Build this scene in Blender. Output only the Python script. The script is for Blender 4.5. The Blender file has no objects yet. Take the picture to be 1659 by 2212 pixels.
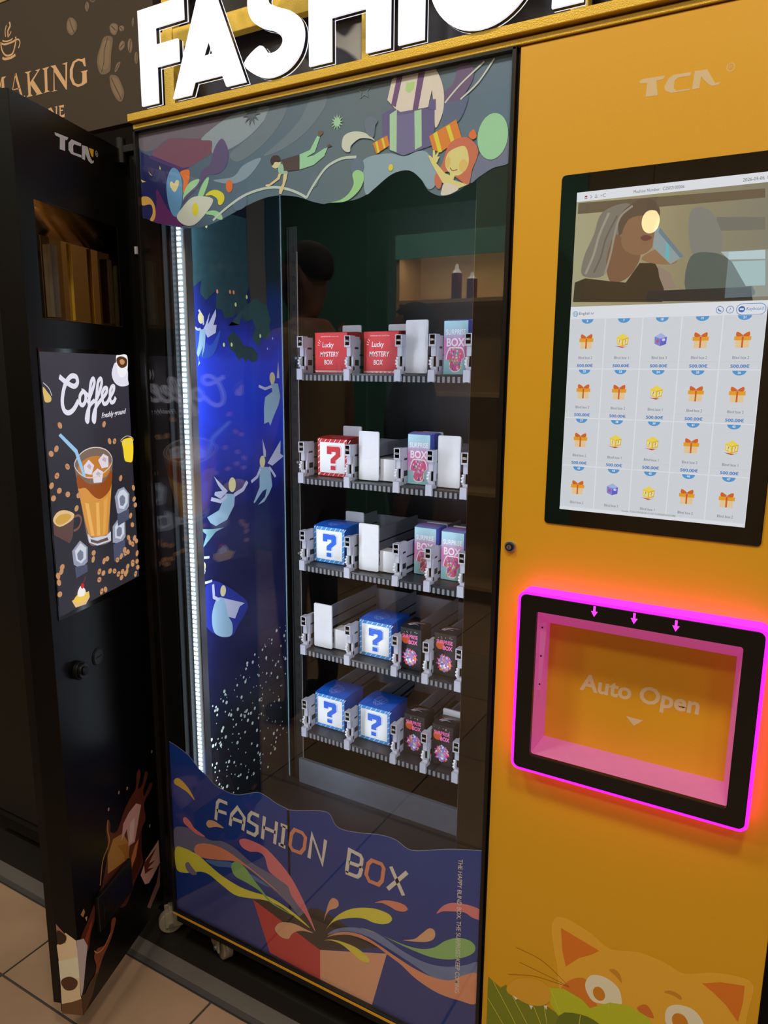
import bpy, bmesh, math, random
from mathutils import Vector, Matrix
from mathutils.geometry import tessellate_polygon

S = bpy.context.scene
COL = S.collection
PI = math.pi

# ------------------------------------------------------------------ camera
cam_d = bpy.data.cameras.new('camera')
cam_d.sensor_fit = 'HORIZONTAL'
cam_d.sensor_width = 36.0
cam_d.lens = 36.0 * 1576.518 / 1659.0
cam_d.clip_start = 0.01
cam_o = bpy.data.objects.new('camera', cam_d)
COL.objects.link(cam_o)
_r, _u, _f, _p = Vector((0.867297,0.497707,0.009154)), Vector((-0.101906,0.159521,0.981921)), Vector((-0.487248,0.852550,-0.189072)), Vector((1.241204,-1.141025,1.446186))
cam_o.matrix_world = Matrix(((_r.x, _u.x, -_f.x, _p.x), (_r.y, _u.y, -_f.y, _p.y), (_r.z, _u.z, -_f.z, _p.z), (0, 0, 0, 1)))
S.camera = cam_o

# ------------------------------------------------------------------ world, ceiling lights, exposure
W = bpy.data.worlds.new('hall_ambient'); S.world = W
W.use_nodes = True
W.node_tree.nodes['Background'].inputs[0].default_value = (1.0, 0.88, 0.72, 1)
W.node_tree.nodes['Background'].inputs[1].default_value = 0.03
S.view_settings.view_transform = 'Standard'
S.view_settings.look = 'None'
S.view_settings.exposure = 0.0
S.view_settings.gamma = 1.0
S.view_settings.use_curve_mapping = False
CEIL_Z = 3.15
LAMPS = [(0.2, -1.15, 15), (1.45, -1.25, 20), (-1.5, -1.2, 13), (0.9, -2.3, 6), (-0.9, -2.3, 16), (2.45, -2.2, 10)]
for lx, ly, lw in LAMPS:
    ld = bpy.data.lights.new('ceiling_lamp_light', 'AREA')
    ld.shape = 'DISK'; ld.size = 0.34; ld.energy = lw; ld.color = (1.0, 0.88, 0.70)
    lo = bpy.data.objects.new('ceiling_lamp_light', ld); COL.objects.link(lo)
    lo.location = (lx, ly, CEIL_Z - 0.075)

# ------------------------------------------------------------------ materials
def lin(c):
    c = c / 255.0
    return c / 12.92 if c <= 0.04045 else ((c + 0.055) / 1.055) ** 2.4
def rgb(c, g=1.0):
    return (min(lin(c[0]) * g, 0.95), min(lin(c[1]) * g, 0.95), min(lin(c[2]) * g, 0.95), 1)
_mc = {}
def mat(name, c, rough=0.5, metal=0.0, g=1.0, var=0.06, scale=60.0, bump=0.0, spec=0.5, coat=0.0):
    """painted / plastic / metal surface with fine procedural grain"""
    if name in _mc: return _mc[name]
    m = bpy.data.materials.new(name); m.use_nodes = True
    nt = m.node_tree; b = nt.nodes['Principled BSDF']
    base = rgb(c, g)
    tc = nt.nodes.new('ShaderNodeTexCoord'); nz = nt.nodes.new('ShaderNodeTexNoise')
    nz.inputs['Scale'].default_value = scale; nz.inputs['Detail'].default_value = 3
    nt.links.new(tc.outputs['Object'], nz.inputs['Vector'])
    mx = nt.nodes.new('ShaderNodeMixRGB')
    mx.inputs[1].default_value = tuple(x * (1 - var) for x in base[:3]) + (1,)
    mx.inputs[2].default_value = tuple(min(1, x * (1 + var)) for x in base[:3]) + (1,)
    nt.links.new(nz.outputs[0], mx.inputs[0]); nt.links.new(mx.outputs[0], b.inputs['Base Color'])
    b.inputs['Roughness'].default_value = rough; b.inputs['Metallic'].default_value = metal
    b.inputs['Specular IOR Level'].default_value = spec
    b.inputs['Coat Weight'].default_value = coat
    if bump:
        bp = nt.nodes.new('ShaderNodeBump'); bp.inputs['Strength'].default_value = bump; bp.inputs['Distance'].default_value = 0.001
        nt.links.new(nz.outputs[0], bp.inputs['Height']); nt.links.new(bp.outputs[0], b.inputs['Normal'])
    _mc[name] = m
    return m
def emi(name, c, s, base=(10, 10, 10)):
    """something that gives off light; a faint grain modulates it"""
    if name in _mc: return _mc[name]
    m = mat(name, base, 0.5)
    nt = m.node_tree; b = nt.nodes['Principled BSDF']
    b.inputs['Emission Color'].default_value = rgb(c); b.inputs['Emission Strength'].default_value = s
    return m
GAIN = {}
def ink(c, kind='print'):
    """printed colour on film or card; the kind sets how strong the ink is"""
    n = '%s_ink_%02x%02x%02x' % ((kind,) + tuple(c))
    if kind in LUM: return emi(n, c, LUM[kind])
    return mat(n, c, ROUGH.get(kind, 0.55), 0, GAIN.get(kind, 1.0), 0.05, 400)
LUM = {'display': 0.85, 'advert': 0.95, 'video': 0.66}
ROUGH = {'door': 0.35, 'film': 0.5}
GAIN.update({'film': 2.3, 'cat': 1.35, 'poster': 1.0, 'carton': 1.0, 'door': 2.2, 'header': 1.5})

def glass_mat(name, r0, tint=(1, 1, 1)):
    if name in _mc: return _mc[name]
    m = bpy.data.materials.new(name); m.use_nodes = True
    nt = m.node_tree; nt.nodes.clear()
    out = nt.nodes.new('ShaderNodeOutputMaterial'); mx = nt.nodes.new('ShaderNodeMixShader')
    tr = nt.nodes.new('ShaderNodeBsdfTransparent'); gl = nt.nodes.new('ShaderNodeBsdfGlossy')
    tr.inputs[0].default_value = tint + (1,); gl.inputs['Roughness'].default_value = 0.0
    lw = nt.nodes.new('ShaderNodeLayerWeight'); lw.inputs['Blend'].default_value = 0.5
    pw = nt.nodes.new('ShaderNodeMath'); pw.operation = 'POWER'; pw.inputs[1].default_value = 5
    ma = nt.nodes.new('ShaderNodeMath'); ma.operation = 'MULTIPLY_ADD'; ma.inputs[1].default_value = 1 - r0; ma.inputs[2].default_value = r0
    nz = nt.nodes.new('ShaderNodeTexNoise'); nz.inputs['Scale'].default_value = 3
    tw = nt.nodes.new('ShaderNodeMath'); tw.operation = 'MULTIPLY_ADD'; tw.inputs[1].default_value = 0.02
    nt.links.new(lw.outputs['Facing'], pw.inputs[0]); nt.links.new(pw.outputs[0], ma.inputs[0])
    nt.links.new(nz.outputs[0], tw.inputs[0]); nt.links.new(ma.outputs[0], tw.inputs[2])
    nt.links.new(tw.outputs[0], mx.inputs[0]); nt.links.new(tr.outputs[0], mx.inputs[1]); nt.links.new(gl.outputs[0], mx.inputs[2])
    nt.links.new(mx.outputs[0], out.inputs[0])
    _mc[name] = m
    return m
def ramp_mat(name, stops, z0, z1, rough=0.6, noise=0.25, nscale=9.0, emit=0.0, axis='Z', g=1.0):
    """printed sheet whose ink runs through several colours up its height"""
    m = bpy.data.materials.new(name); m.use_nodes = True
    nt = m.node_tree; b = nt.nodes['Principled BSDF']; b.inputs['Roughness'].default_value = rough
    tc = nt.nodes.new('ShaderNodeTexCoord'); sp = nt.nodes.new('ShaderNodeSeparateXYZ')
    nz = nt.nodes.new('ShaderNodeTexNoise'); nz.inputs['Scale'].default_value = nscale; nz.inputs['Detail'].default_value = 4
    mr = nt.nodes.new('ShaderNodeMapRange'); mr.inputs[1].default_value = z0; mr.inputs[2].default_value = z1
    ad = nt.nodes.new('ShaderNodeMath'); ad.operation = 'MULTIPLY_ADD'; ad.inputs[1].default_value = noise; 
    sb = nt.nodes.new('ShaderNodeMath'); sb.operation = 'SUBTRACT'; sb.inputs[1].default_value = noise * 0.5
    cr = nt.nodes.new('ShaderNodeValToRGB')
    while len(cr.color_ramp.elements) < len(stops): cr.color_ramp.elements.new(0.5)
    for e, (p, c) in zip(cr.color_ramp.elements, stops):
        e.position = p; e.color = rgb(c, g)
    nt.links.new(tc.outputs['Object'], sp.inputs[0]); nt.links.new(tc.outputs['Object'], nz.inputs['Vector'])
    nt.links.new(sp.outputs[axis], mr.inputs[0]); nt.links.new(nz.outputs[0], ad.inputs[0]); nt.links.new(mr.outputs[0], ad.inputs[2])
    nt.links.new(ad.outputs[0], sb.inputs[0]); nt.links.new(sb.outputs[0], cr.inputs[0])
    nt.links.new(cr.outputs[0], b.inputs['Base Color'])
    if emit:
        nt.links.new(cr.outputs[0], b.inputs['Emission Color']); b.inputs['Emission Strength'].default_value = emit
        b.inputs['Base Color'].default_value = (0.01, 0.01, 0.01, 1)
        for l in list(nt.links):
            if l.to_socket == b.inputs['Base Color']: nt.links.remove(l)
    return m

# ------------------------------------------------------------------ object helpers
def props(o, label=None, cat=None, group=None, kind=None):
    if label: o['label'] = label
    if cat: o['category'] = cat
    if group: o['group'] = group
    if kind: o['kind'] = kind
    return o
def empty(name, loc=(0, 0, 0)):
    o = bpy.data.objects.new(name, None); COL.objects.link(o); o.location = loc
    o.empty_display_size = 0.05
    return o
class MB:
    """collects polygons with materials, then becomes ONE mesh object"""
    def __init__(s):
        s.v = []; s.f = []; s.fm = []; s.ms = []
    def mi(s, m):
        if m not in s.ms: s.ms.append(m)
        return s.ms.index(m)
    def face(s, pts, m):
        i = len(s.v); s.v += [tuple(p) for p in pts]; s.f.append(tuple(range(i, i + len(pts)))); s.fm.append(s.mi(m))
    def box(s, lo, hi, m, mtx=None):
        x0, y0, z0 = lo; x1, y1, z1 = hi
        c = [(x0, y0, z0), (x1, y0, z0), (x1, y1, z0), (x0, y1, z0), (x0, y0, z1), (x1, y0, z1), (x1, y1, z1), (x0, y1, z1)]
        if mtx: c = [tuple(mtx @ Vector(p)) for p in c]
        i = len(s.v); s.v += c; k = s.mi(m)
        for f in ((0, 3, 2, 1), (4, 5, 6, 7), (0, 1, 5, 4), (1, 2, 6, 5), (2, 3, 7, 6), (3, 0, 4, 7)):
            s.f.append(tuple(i + j for j in f)); s.fm.append(k)
        return s
    def prism(s, pts2, frame, d0, d1, m, mside=None):
        """polygon in a frame, from offset d0 to d1"""
        n = len(pts2); tri = tessellate_polygon([[Vector((p[0], p[1], 0)) for p in pts2]])
        for d in (d0, d1):
            i = len(s.v); s.v += [frame(p[0], p[1], d) for p in pts2]
            for t in tri: s.f.append(tuple(i + j for j in t)); s.fm.append(s.mi(m))
        i = len(s.v); s.v += [frame(p[0], p[1], d0) for p in pts2] + [frame(p[0], p[1], d1) for p in pts2]
        for j in range(n):
            k = (j + 1) % n
            s.f.append((i + j, i + k, i + n + k, i + n + j)); s.fm.append(s.mi(mside or m))
        return s
    def ring(s, po, pi_, frame, d0, d1, m):
        """flat ring between two outlines with the same count, with thickness"""
        n = len(po); i = len(s.v)
        for d in (d0, d1):
            s.v += [frame(p[0], p[1], d) for p in po] + [frame(p[0], p[1], d) for p in pi_]
        k = s.mi(m)
        for j in range(n):
            l = (j + 1) % n
            for a in (0, 2 * n):
                s.f.append((i + a + j, i + a + l, i + a + n + l, i + a + n + j)); s.fm.append(k)
            s.f.append((i + j, i + l, i + 2 * n + l, i + 2 * n + j)); s.fm.append(k)
            s.f.append((i + n + j, i + n + l, i + 3 * n + l, i + 3 * n + j)); s.fm.append(k)
        return s
    def cyl(s, c, axis, r, h, m, n=20, r2=None):
        a = Vector(axis).normalized(); t = Vector((0, 0, 1)) if abs(a.z) < .9 else Vector((1, 0, 0))
        u = a.cross(t).normalized(); w = a.cross(u); c = Vector(c); r2 = r if r2 is None else r2
        i = len(s.v); k = s.mi(m)
        for q, rr in ((0, r), (1, r2)):
            s.v += [tuple(c + a * h * q + (u * math.cos(2 * PI * j / n) + w * math.sin(2 * PI * j / n)) * rr) for j in range(n)]
        for j in range(n):
            l = (j + 1) % n; s.f.append((i + j, i + l, i + n + l, i + n + j)); s.fm.append(k)
        s.f.append(tuple(i + j for j in range(n))[::-1]); s.fm.append(k)
        s.f.append(tuple(i + n + j for j in range(n))); s.fm.append(k)
        return s
    def ball(s, c, r, m, nu=16, nv=10):
        i = len(s.v); k = s.mi(m); rx, ry, rz = r if isinstance(r, tuple) else (r, r, r)
        for a in range(nv + 1):
            for b in range(nu):
                th = PI * a / nv; ph = 2 * PI * b / nu
                s.v.append((c[0] + rx * math.sin(th) * math.cos(ph), c[1] + ry * math.sin(th) * math.sin(ph), c[2] + rz * math.cos(th)))
        for a in range(nv):
            for b in range(nu):
                d = (b + 1) % nu
                s.f.append((i + a * nu + b, i + a * nu + d, i + (a + 1) * nu + d, i + (a + 1) * nu + b)); s.fm.append(k)
        return s
    def build(s, name, parent=None, bevel=0.0, smooth=False, loc=None, seg=2):
        me = bpy.data.meshes.new(name); me.from_pydata(s.v, [], s.f)
        for m in s.ms: me.materials.append(m)
        me.polygons.foreach_set('material_index', s.fm)
        if smooth: me.polygons.foreach_set('use_smooth', [True] * len(s.f))
        me.update()
        o = bpy.data.objects.new(name, me); COL.objects.link(o)
        if parent: o.parent = parent
        if loc is not None: o.location = loc
        if bevel:
            bm = bmesh.new(); bm.from_mesh(me); bmesh.ops.remove_doubles(bm, verts=bm.verts, dist=1e-5)
            bmesh.ops.recalc_face_normals(bm, faces=bm.faces); bm.to_mesh(me); bm.free()
            md = o.modifiers.new('soft_edges', 'BEVEL'); md.width = bevel; md.segments = seg; md.limit_method = 'ANGLE'; md.angle_limit = 0.6
        return o

# ------------------------------------------------------------------ frames: (a, b, out) -> world point
def FR(y=0.0):
    return lambda a, b, d=0.0: (a, y - d, b)
_DP, _DU, _DN = Vector((-0.070300,0.000000,0.000000)), Vector((0.321921,-0.946767,0.000000)), Vector((0.946767,0.321921,0.000000))
def DR(a, b, d=0.0):
    p = _DP + _DU * a + _DN * d; return (p.x, p.y, b)
_FREE = _DP + _DU * 0.3195
def ER(a, b, d=0.0):
    p = _FREE + _DN * a + _DU * d; return (p.x, p.y, b)
def LR(a, b, d=0.0):
    return (0.0515 + d, a, b)

# ------------------------------------------------------------------ 2-D art helpers
def smooth(pts, n=6, closed=True):
    out = []; L = len(pts)
    for i in range(L if closed else L - 1):
        if closed: p0, p1, p2, p3 = pts[i - 1], pts[i], pts[(i + 1) % L], pts[(i + 2) % L]
        else: p0, p1, p2, p3 = pts[max(i - 1, 0)], pts[i], pts[i + 1], pts[min(i + 2, L - 1)]
        for k in range(n):
            t = k / n; t2 = t * t; t3 = t2 * t
            out.append(tuple(0.5 * (2 * p1[j] + (p2[j] - p0[j]) * t + (2 * p0[j] - 5 * p1[j] + 4 * p2[j] - p3[j]) * t2 + (3 * p1[j] - p0[j] - 3 * p2[j] + p3[j]) * t3) for j in (0, 1)))
    if not closed: out.append(tuple(pts[-1]))
    return out
def disc(c, rx, ry=None, n=24, rot=0.0):
    ry = rx if ry is None else ry; cr, sr = math.cos(rot), math.sin(rot); o = []
    for i in range(n):
        x, y = rx * math.cos(2 * PI * i / n), ry * math.sin(2 * PI * i / n)
        o.append((c[0] + x * cr - y * sr, c[1] + x * sr + y * cr))
    return o
def star(c, r1, r2, n):
    return [(c[0] + (r1 if i % 2 == 0 else r2) * math.sin(PI * i / n), c[1] + (r1 if i % 2 == 0 else r2) * math.cos(PI * i / n)) for i in range(2 * n)]
def rrect(x0, z0, x1, z1, r, n=6):
    o = []
    for cx_, cz_, a0 in ((x1 - r, z1 - r, 0), (x0 + r, z1 - r, 90), (x0 + r, z0 + r, 180), (x1 - r, z0 + r, 270)):
        for i in range(n + 1):
            a = math.radians(a0 + 90 * i / n); o.append((cx_ + r * math.cos(a), cz_ + r * math.sin(a)))
    return o
def rect(x0, z0, x1, z1):
    return [(x0, z0), (x1, z0), (x1, z1), (x0, z1)]
def lerp2(q, u, v):
    """bilinear point in quad q = bl, br, tr, tl"""
    a = [(1 - u) * (1 - v), u * (1 - v), u * v, (1 - u) * v]
    return tuple(sum(a[i] * q[i][j] for i in range(4)) for j in (0, 1))
_txt = {}
def text_tris(body, bold=0.0, space=1.0):
    k = (body, bold, space)
    if k in _txt: return _txt[k]
    cu = bpy.data.curves.new('t', 'FONT'); cu.body = body; cu.offset = bold; cu.resolution_u = 3; cu.space_character = space
    ob = bpy.data.objects.new('t', cu); COL.objects.link(ob)
    dg = bpy.context.evaluated_depsgraph_get(); me = bpy.data.meshes.new_from_object(ob.evaluated_get(dg))
    vs = [(v.co.x, v.co.y) for v in me.vertices]; fs = [tuple(p.vertices) for p in me.polygons]
    bpy.data.objects.remove(ob); bpy.data.curves.remove(cu); bpy.data.meshes.remove(me)
    x0, x1 = min(v[0] for v in vs), max(v[0] for v in vs); y0, y1 = min(v[1] for v in vs), max(v[1] for v in vs)
    vs = [((v[0] - x0) / (x1 - x0), (v[1] - y0) / (y1 - y0)) for v in vs]
    _txt[k] = (vs, fs, (x1 - x0) / (y1 - y0))
    return _txt[k]
class Art(MB):
    """flat print in a frame: every added shape lies a hair above the one before"""
    def __init__(s, frame, kind='print', off=0.0002, step=0.00004):
        MB.__init__(s); s.fr = frame; s.kind = kind; s.off = off; s.step = step
    def m(s, c):
        return c if isinstance(c, bpy.types.Material) else ink(c, s.kind)
    def up(s): s.off += s.step
    def poly(s, c, pts, sm=False, up=True):
        if sm: pts = smooth(pts, 5)
        i = len(s.v); k = s.mi(s.m(c)); s.v += [s.fr(p[0], p[1], s.off) for p in pts]
        for t in tessellate_polygon([[Vector((p[0], p[1], 0)) for p in pts]]):
            s.f.append(tuple(i + j for j in t)); s.fm.append(k)
        if up: s.up()
        return s
    def blob(s, c, pts): return s.poly(c, pts, True)
    def under(s, c, line, z, up=True):
        """fill between a line and a straight level z"""
        k = s.mi(s.m(c))
        for p, q in zip(line, line[1:]):
            if abs(q[0] - p[0]) < 1e-6: continue
            i = len(s.v); s.v += [s.fr(p[0], p[1], s.off), s.fr(q[0], q[1], s.off), s.fr(q[0], z, s.off), s.fr(p[0], z, s.off)]
            s.f.append((i, i + 1, i + 2, i + 3)); s.fm.append(k)
        if up: s.up()
        return s
    def cut(s, name, parent=None, label=None, kind=None):
        """what has been drawn so far becomes one object; drawing goes on above it"""
        o = s.build(name, parent)
        if label: o['label'] = label
        if kind: o['kind'] = kind
        s.v = []; s.f = []; s.fm = []; s.ms = []
        return o
    def stroke(s, c, pts, w, sm=False, closed=False, w2=None, up=True):
        if sm: pts = smooth(pts, 5, closed)
        n = len(pts); k = s.mi(s.m(c)); L = []; 
        for i in range(n):
            a = pts[i - 1] if (i or closed) else pts[0]; b = pts[(i + 1) % n] if (i < n - 1 or closed) else pts[-1]
            p = pts[i]
            d1 = Vector((p[0] - a[0], p[1] - a[1])); d2 = Vector((b[0] - p[0], b[1] - p[1]))
            if d1.length < 1e-9: d1 = d2.copy()
            if d2.length < 1e-9: d2 = d1.copy()
            d1.normalize(); d2.normalize(); t = d1 + d2
            if t.length < 1e-6: t = d1.copy()
            t.normalize(); nn = Vector((-t.y, t.x)); cs = max(0.45, nn.dot(Vector((-d1.y, d1.x))))
            ww = (w if w2 is None else w + (w2 - w) * i / max(1, n - 1)) * 0.5 / cs
            L.append(((p[0] + nn.x * ww, p[1] + nn.y * ww), (p[0] - nn.x * ww, p[1] - nn.y * ww)))
        i0 = len(s.v)
        for a, b in L: s.v += [s.fr(a[0], a[1], s.off), s.fr(b[0], b[1], s.off)]
        for i in range(n if closed else n - 1):
            j = (i + 1) % n
            s.f.append((i0 + 2 * i, i0 + 2 * i + 1, i0 + 2 * j + 1, i0 + 2 * j)); s.fm.append(k)
        if up: s.up()
        return s
    def text(s, c, body, bl, br, tl, bold=0.0, space=1.0, up=True):
        vs, fs, _ = text_tris(body, bold, space); i = len(s.v); k = s.mi(s.m(c))
        s.v += [s.fr(bl[0] + (br[0] - bl[0]) * u + (tl[0] - bl[0]) * v, bl[1] + (br[1] - bl[1]) * u + (tl[1] - bl[1]) * v, s.off) for u, v in vs]
        for f in fs: s.f.append(tuple(i + j for j in f)); s.fm.append(k)
        if up: s.up()
        return s
    def ctext(s, c, body, cx, cz, h, w=None, bold=0.0, up=True, it=0.0):
        a = text_tris(body, bold)[2]; w = w or a * h
        return s.text(c, body, (cx - w / 2, cz - h / 2), (cx + w / 2, cz - h / 2), (cx - w / 2 + it * h, cz + h / 2), bold, up=up)

# shared surface materials
M_YEL = mat('yellow_powder_coat', (232, 176, 34), 0.45, 0, 1.0, 0.04, 900, 0.12)
M_GOLD = mat('gold_textured_paint', (222, 184, 64), 0.38, 0.3, 1.0, 0.25, 500, 0.6)
M_BLK = mat('black_satin_plastic', (14, 14, 15), 0.35)
M_BLKM = mat('black_matt_metal', (10, 10, 11), 0.5, 0.2)
M_LINER = mat('dark_cabinet_liner', (12, 12, 14), 0.42, 0.3)
M_ALU = mat('brushed_aluminium', (190, 195, 200), 0.3, 0.9)
M_RAIL = mat('grey_moulded_plastic', (168, 168, 182), 0.45)
M_TRAY = mat('dark_grey_tray_plastic', (34, 34, 38), 0.4)
M_WHITEP = mat('white_plastic', (206, 206, 212), 0.4)
M_CAST = mat('grey_caster_plastic', (165, 158, 140), 0.5)

# ================================================================== THE SETTING
def struct(o): o['kind'] = 'structure'; return o
M_GROUT = mat('dark_grey_grout', (70, 66, 62), 0.8, var=0.2, scale=80)
M_PLAT = mat('dark_plinth_floor', (30, 26, 22), 0.55, var=0.2, scale=30)
M_WALL = mat('beige_wall_paint', (150, 128, 96), 0.8, var=0.05, scale=8)
M_DWALL = mat('dark_back_wall_paint', (38, 32, 26), 0.8, var=0.08, scale=8)
M_TEAL = mat('teal_fascia_paint', (104, 186, 170), 0.7, var=0.05, scale=8)
M_CEIL = mat('cream_ceiling_paint', (170, 150, 118), 0.9, var=0.04, scale=8)
RX0, RX1, RY0, RY1 = -3.9, 3.0, -3.42, 1.15
floor = struct(MB().box((RX0, RY0, -0.05), (RX1, RY1, -0.004), M_GROUT).build('floor'))
TH = mat('grey_threshold_metal', (128, 124, 120), 0.42, 0.35, var=0.08, scale=120)
struct(MB().box((RX0, -0.0585, -0.004), (RX1, -0.0185, 0.003), TH).box((RX0, -0.0720, -0.004), (RX1, -0.0587, 0.001), mat('threshold_lip_metal', (88, 88, 90), 0.5, 0.3)).build('trim_1'))
struct(MB().box((RX0, -0.0183, -0.004), (RX1, RY1, 0.0), M_PLAT).build('trim_2'))
# floor tiles: each its own piece, three fired-clay tones
def tile_mat(name, c):
    m = mat(name, c, 0.5, 0, 1.0, 0.18, 7, 0.0)
    return m
TM = [tile_mat('terracotta_tile_a', (170, 142, 118)), tile_mat('terracotta_tile_b', (160, 136, 112)), tile_mat('terracotta_tile_c', (174, 140, 112))]
TP = 0.491; G = 0.0055
meshes = {}
rows = [(-0.2705, -0.0725)] + [(-0.2705 - TP * (i + 1), -0.2705 - TP * i) for i in range(7)]
random.seed(4)
for ri, (y0, y1) in enumerate(rows):
    for ci in range(-8, 9):
        x0 = 0.179 + ci * TP; x1 = x0 + TP
        if x1 > RX1 + .2 or x0 < RX0 - .2: continue
        if y0 < RY0: y0 = RY0
        if x1 > RX1: continue
        if y1 - y0 < 0.03: continue
        key = (round(y1 - y0, 2), random.randrange(3))
        if key not in meshes:
            h = (y1 - y0) - G
            o = MB().box((0, -h, -0.004), (TP - G, 0, 0.0), TM[key[1]]).build('floor_tile', floor, 0.0015)
            meshes[key] = o.data; o.location = (x0 + G / 2, y1 - G / 2, 0)
        else:
            o = bpy.data.objects.new('floor_tile', meshes[key]); COL.objects.link(o); o.parent = floor
            o.location = (x0 + G / 2, y1 - G / 2, 0)
            md = o.modifiers.new('soft_edges', 'BEVEL'); md.width = 0.0015; md.segments = 1; md.limit_method = 'ANGLE'
struct(MB().box((RX0, RY1, 0), (RX1, RY1 + .1, 3.2), M_DWALL).build('wall_back'))
struct(MB().box((RX0 - .1, RY0, 0), (RX0, RY1, 3.2), M_WALL).build('wall_left'))
struct(MB().box((RX1, RY0, 0), (RX1 + .1, RY1, 3.2), M_WALL).build('wall_right'))
struct(MB().box((RX0, RY0 - .1, 0), (RX1, RY0, 3.2), M_WALL).build('wall_front'))
struct(MB().box((RX0, RY0, 0.0), (0.0, RY0 + 0.012, 3.14), mat('dark_teal_wall_paint', (82, 146, 134), 0.8, 0, 1, 0.05, 8)).build('trim_3'))
struct(MB().box((RX0 - .1, RY0 - .1, CEIL_Z), (RX1 + .1, RY1 + .1, CEIL_Z + .1), M_CEIL).build('ceiling'))
for i, (lx, ly, lw) in enumerate(LAMPS):
    t = empty('ceiling_lamp', (lx, ly, CEIL_Z))
    props(t, 'round white ceiling lamp over %s' % ['the glass door', 'the touch screen', 'the coffee machine', 'the aisle', 'the shelf unit', 'the right wall'][i], 'lamp', 'round ceiling lamps')
    MB().cyl((0, 0, -0.06), (0, 0, 1), 0.19, 0.06, M_WHITEP, 32).build('housing', t)
    MB().cyl((0, 0, -0.066), (0, 0, 1), 0.17, 0.006, emi('lamp_diffuser_glow', (255, 225, 180), 3.0, (200, 190, 170)), 32).build('diffuser', t)

# ================================================================== VENDING MACHINE
vm = empty('vending_machine', (0, 0, 0))
props(vm, 'yellow blind-box vending machine with glass front, touch screen and pink-lit delivery port', 'vending machine')
XR = 1.2736
# cabinet shell and dark liner
MB().box((-0.012, 0.034, 0.10), (0.010, 0.86, 1.93), M_YEL).box((-0.012, 0.034, 1.93), (XR, 0.86, 1.938), M_YEL)\
    .box((XR - 0.016, 0.034, 0.10), (XR, 0.86, 1.93), M_BLKM).box((-0.012, 0.846, 0.10), (XR, 0.86, 1.93), M_BLKM)\
    .box((-0.012, 0.034, 0.09), (XR, 0.86, 0.10), M_BLKM).build('cabinet', vm, 0.001)
liner = MB().box((0.040, 0.008, 0.11), (0.050, 0.835, 1.92), M_LINER).box((0.790, 0.034, 0.11), (0.800, 0.835, 1.92), M_LINER)\
    .box((0.05, 0.825, 0.11), (0.79, 0.835, 1.92), M_LINER).box((0.05, 0.034, 1.91), (0.79, 0.83, 1.92), M_LINER)\
    .box((0.05, 0.034, 0.11), (0.79, 0.83, 0.12), M_LINER).build('inner_liner', vm)
# base, feet
MB().box((-0.010, 0.010, 0.074), (XR, 0.030, 0.1075), M_BLKM).build('base_skirt', vm, 0.001)
MB().box((-0.006, -0.006, 0.1080), (0.8124, 0.028, 0.1155), M_YEL).build('lower_trim', vm, 0.0012)
def caster(name, x, y, parent, rot):
    t = empty(name, (x, y, 0)); t.parent = parent
    wheel = MB().cyl((-0.011, 0, 0.030), (1, 0, 0), 0.030, 0.022, M_CAST, 28).build('wheel', t, 0.003)
    fork = MB().box((-0.019, -0.014, 0.022), (-0.014, 0.030, 0.066), M_CAST).box((0.014, -0.014, 0.022), (0.019, 0.030, 0.066), M_CAST)\
        .box((-0.019, -0.004, 0.062), (0.019, 0.034, 0.070), M_CAST).cyl((0, 0.02, 0.068), (0, 0, 1), 0.012, 0.022, M_CAST).build('fork', t, 0.002)
    MB().cyl((-0.023, 0, 0.030), (1, 0, 0), 0.006, 0.046, M_ALU, 12).build('axle', t)
    t.rotation_euler.z = rot
    return t
caster('caster', 0.112, 0.047, vm, 1.1).scale = (1.15, 1.15, 1.15)
caster('caster', 1.15, 0.075, vm, 0.2)
caster('caster', 0.10, 0.76, vm, 0.2)
caster('caster', 1.15, 0.76, vm, 0.2)
# top trim
MB().box((-0.006, -0.004, 1.9255), (XR, 0.03, 1.9345), M_GOLD).box((-0.006, 0.004, 1.9345), (XR, 0.03, 1.9375), M_BLKM)\
    .box((-0.010, -0.014, 1.9375), (XR + 0.004, 0.10, 1.9520), M_GOLD).build('top_trim', vm, 0.0012)

# ---------------------------------------------------------------- glass door
gd = MB()
gd.box((-0.0055, -0.006, 0.1165), (0.0, 0.030, 1.9245), M_BLK).box((0.8060, -0.006, 0.1165), (0.8124, 0.030, 1.9245), M_BLK)
gd.box((-0.0055, -0.006, 1.9195), (0.8124, 0.030, 1.9250), M_BLK).box((-0.0055, -0.006, 0.1165), (0.8124, 0.030, 0.1200), M_BLK)
glass_door = gd.build('glass_door', vm, 0.001)
MB().box((0.8124, 0.006, 0.10), (0.8166, 0.03, 1.926), mat('black_door_gap', (4, 4, 4), 0.7)).build('door_gasket', vm)
MB().box((0.0, -0.002, 0.12), (0.806, 0.002, 1.9195), glass_mat('clear_door_glass', 0.052)).build('glass_pane', glass_door)
MB().box((0.0, 0.0045, 0.12), (0.046, 0.0055, 1.9195), M_BLK).box((0.7510, 0.0045, 0.12), (0.806, 0.0055, 1.9195), M_BLK).build('border_film', glass_door)
FY = FR(0.0044)
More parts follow.
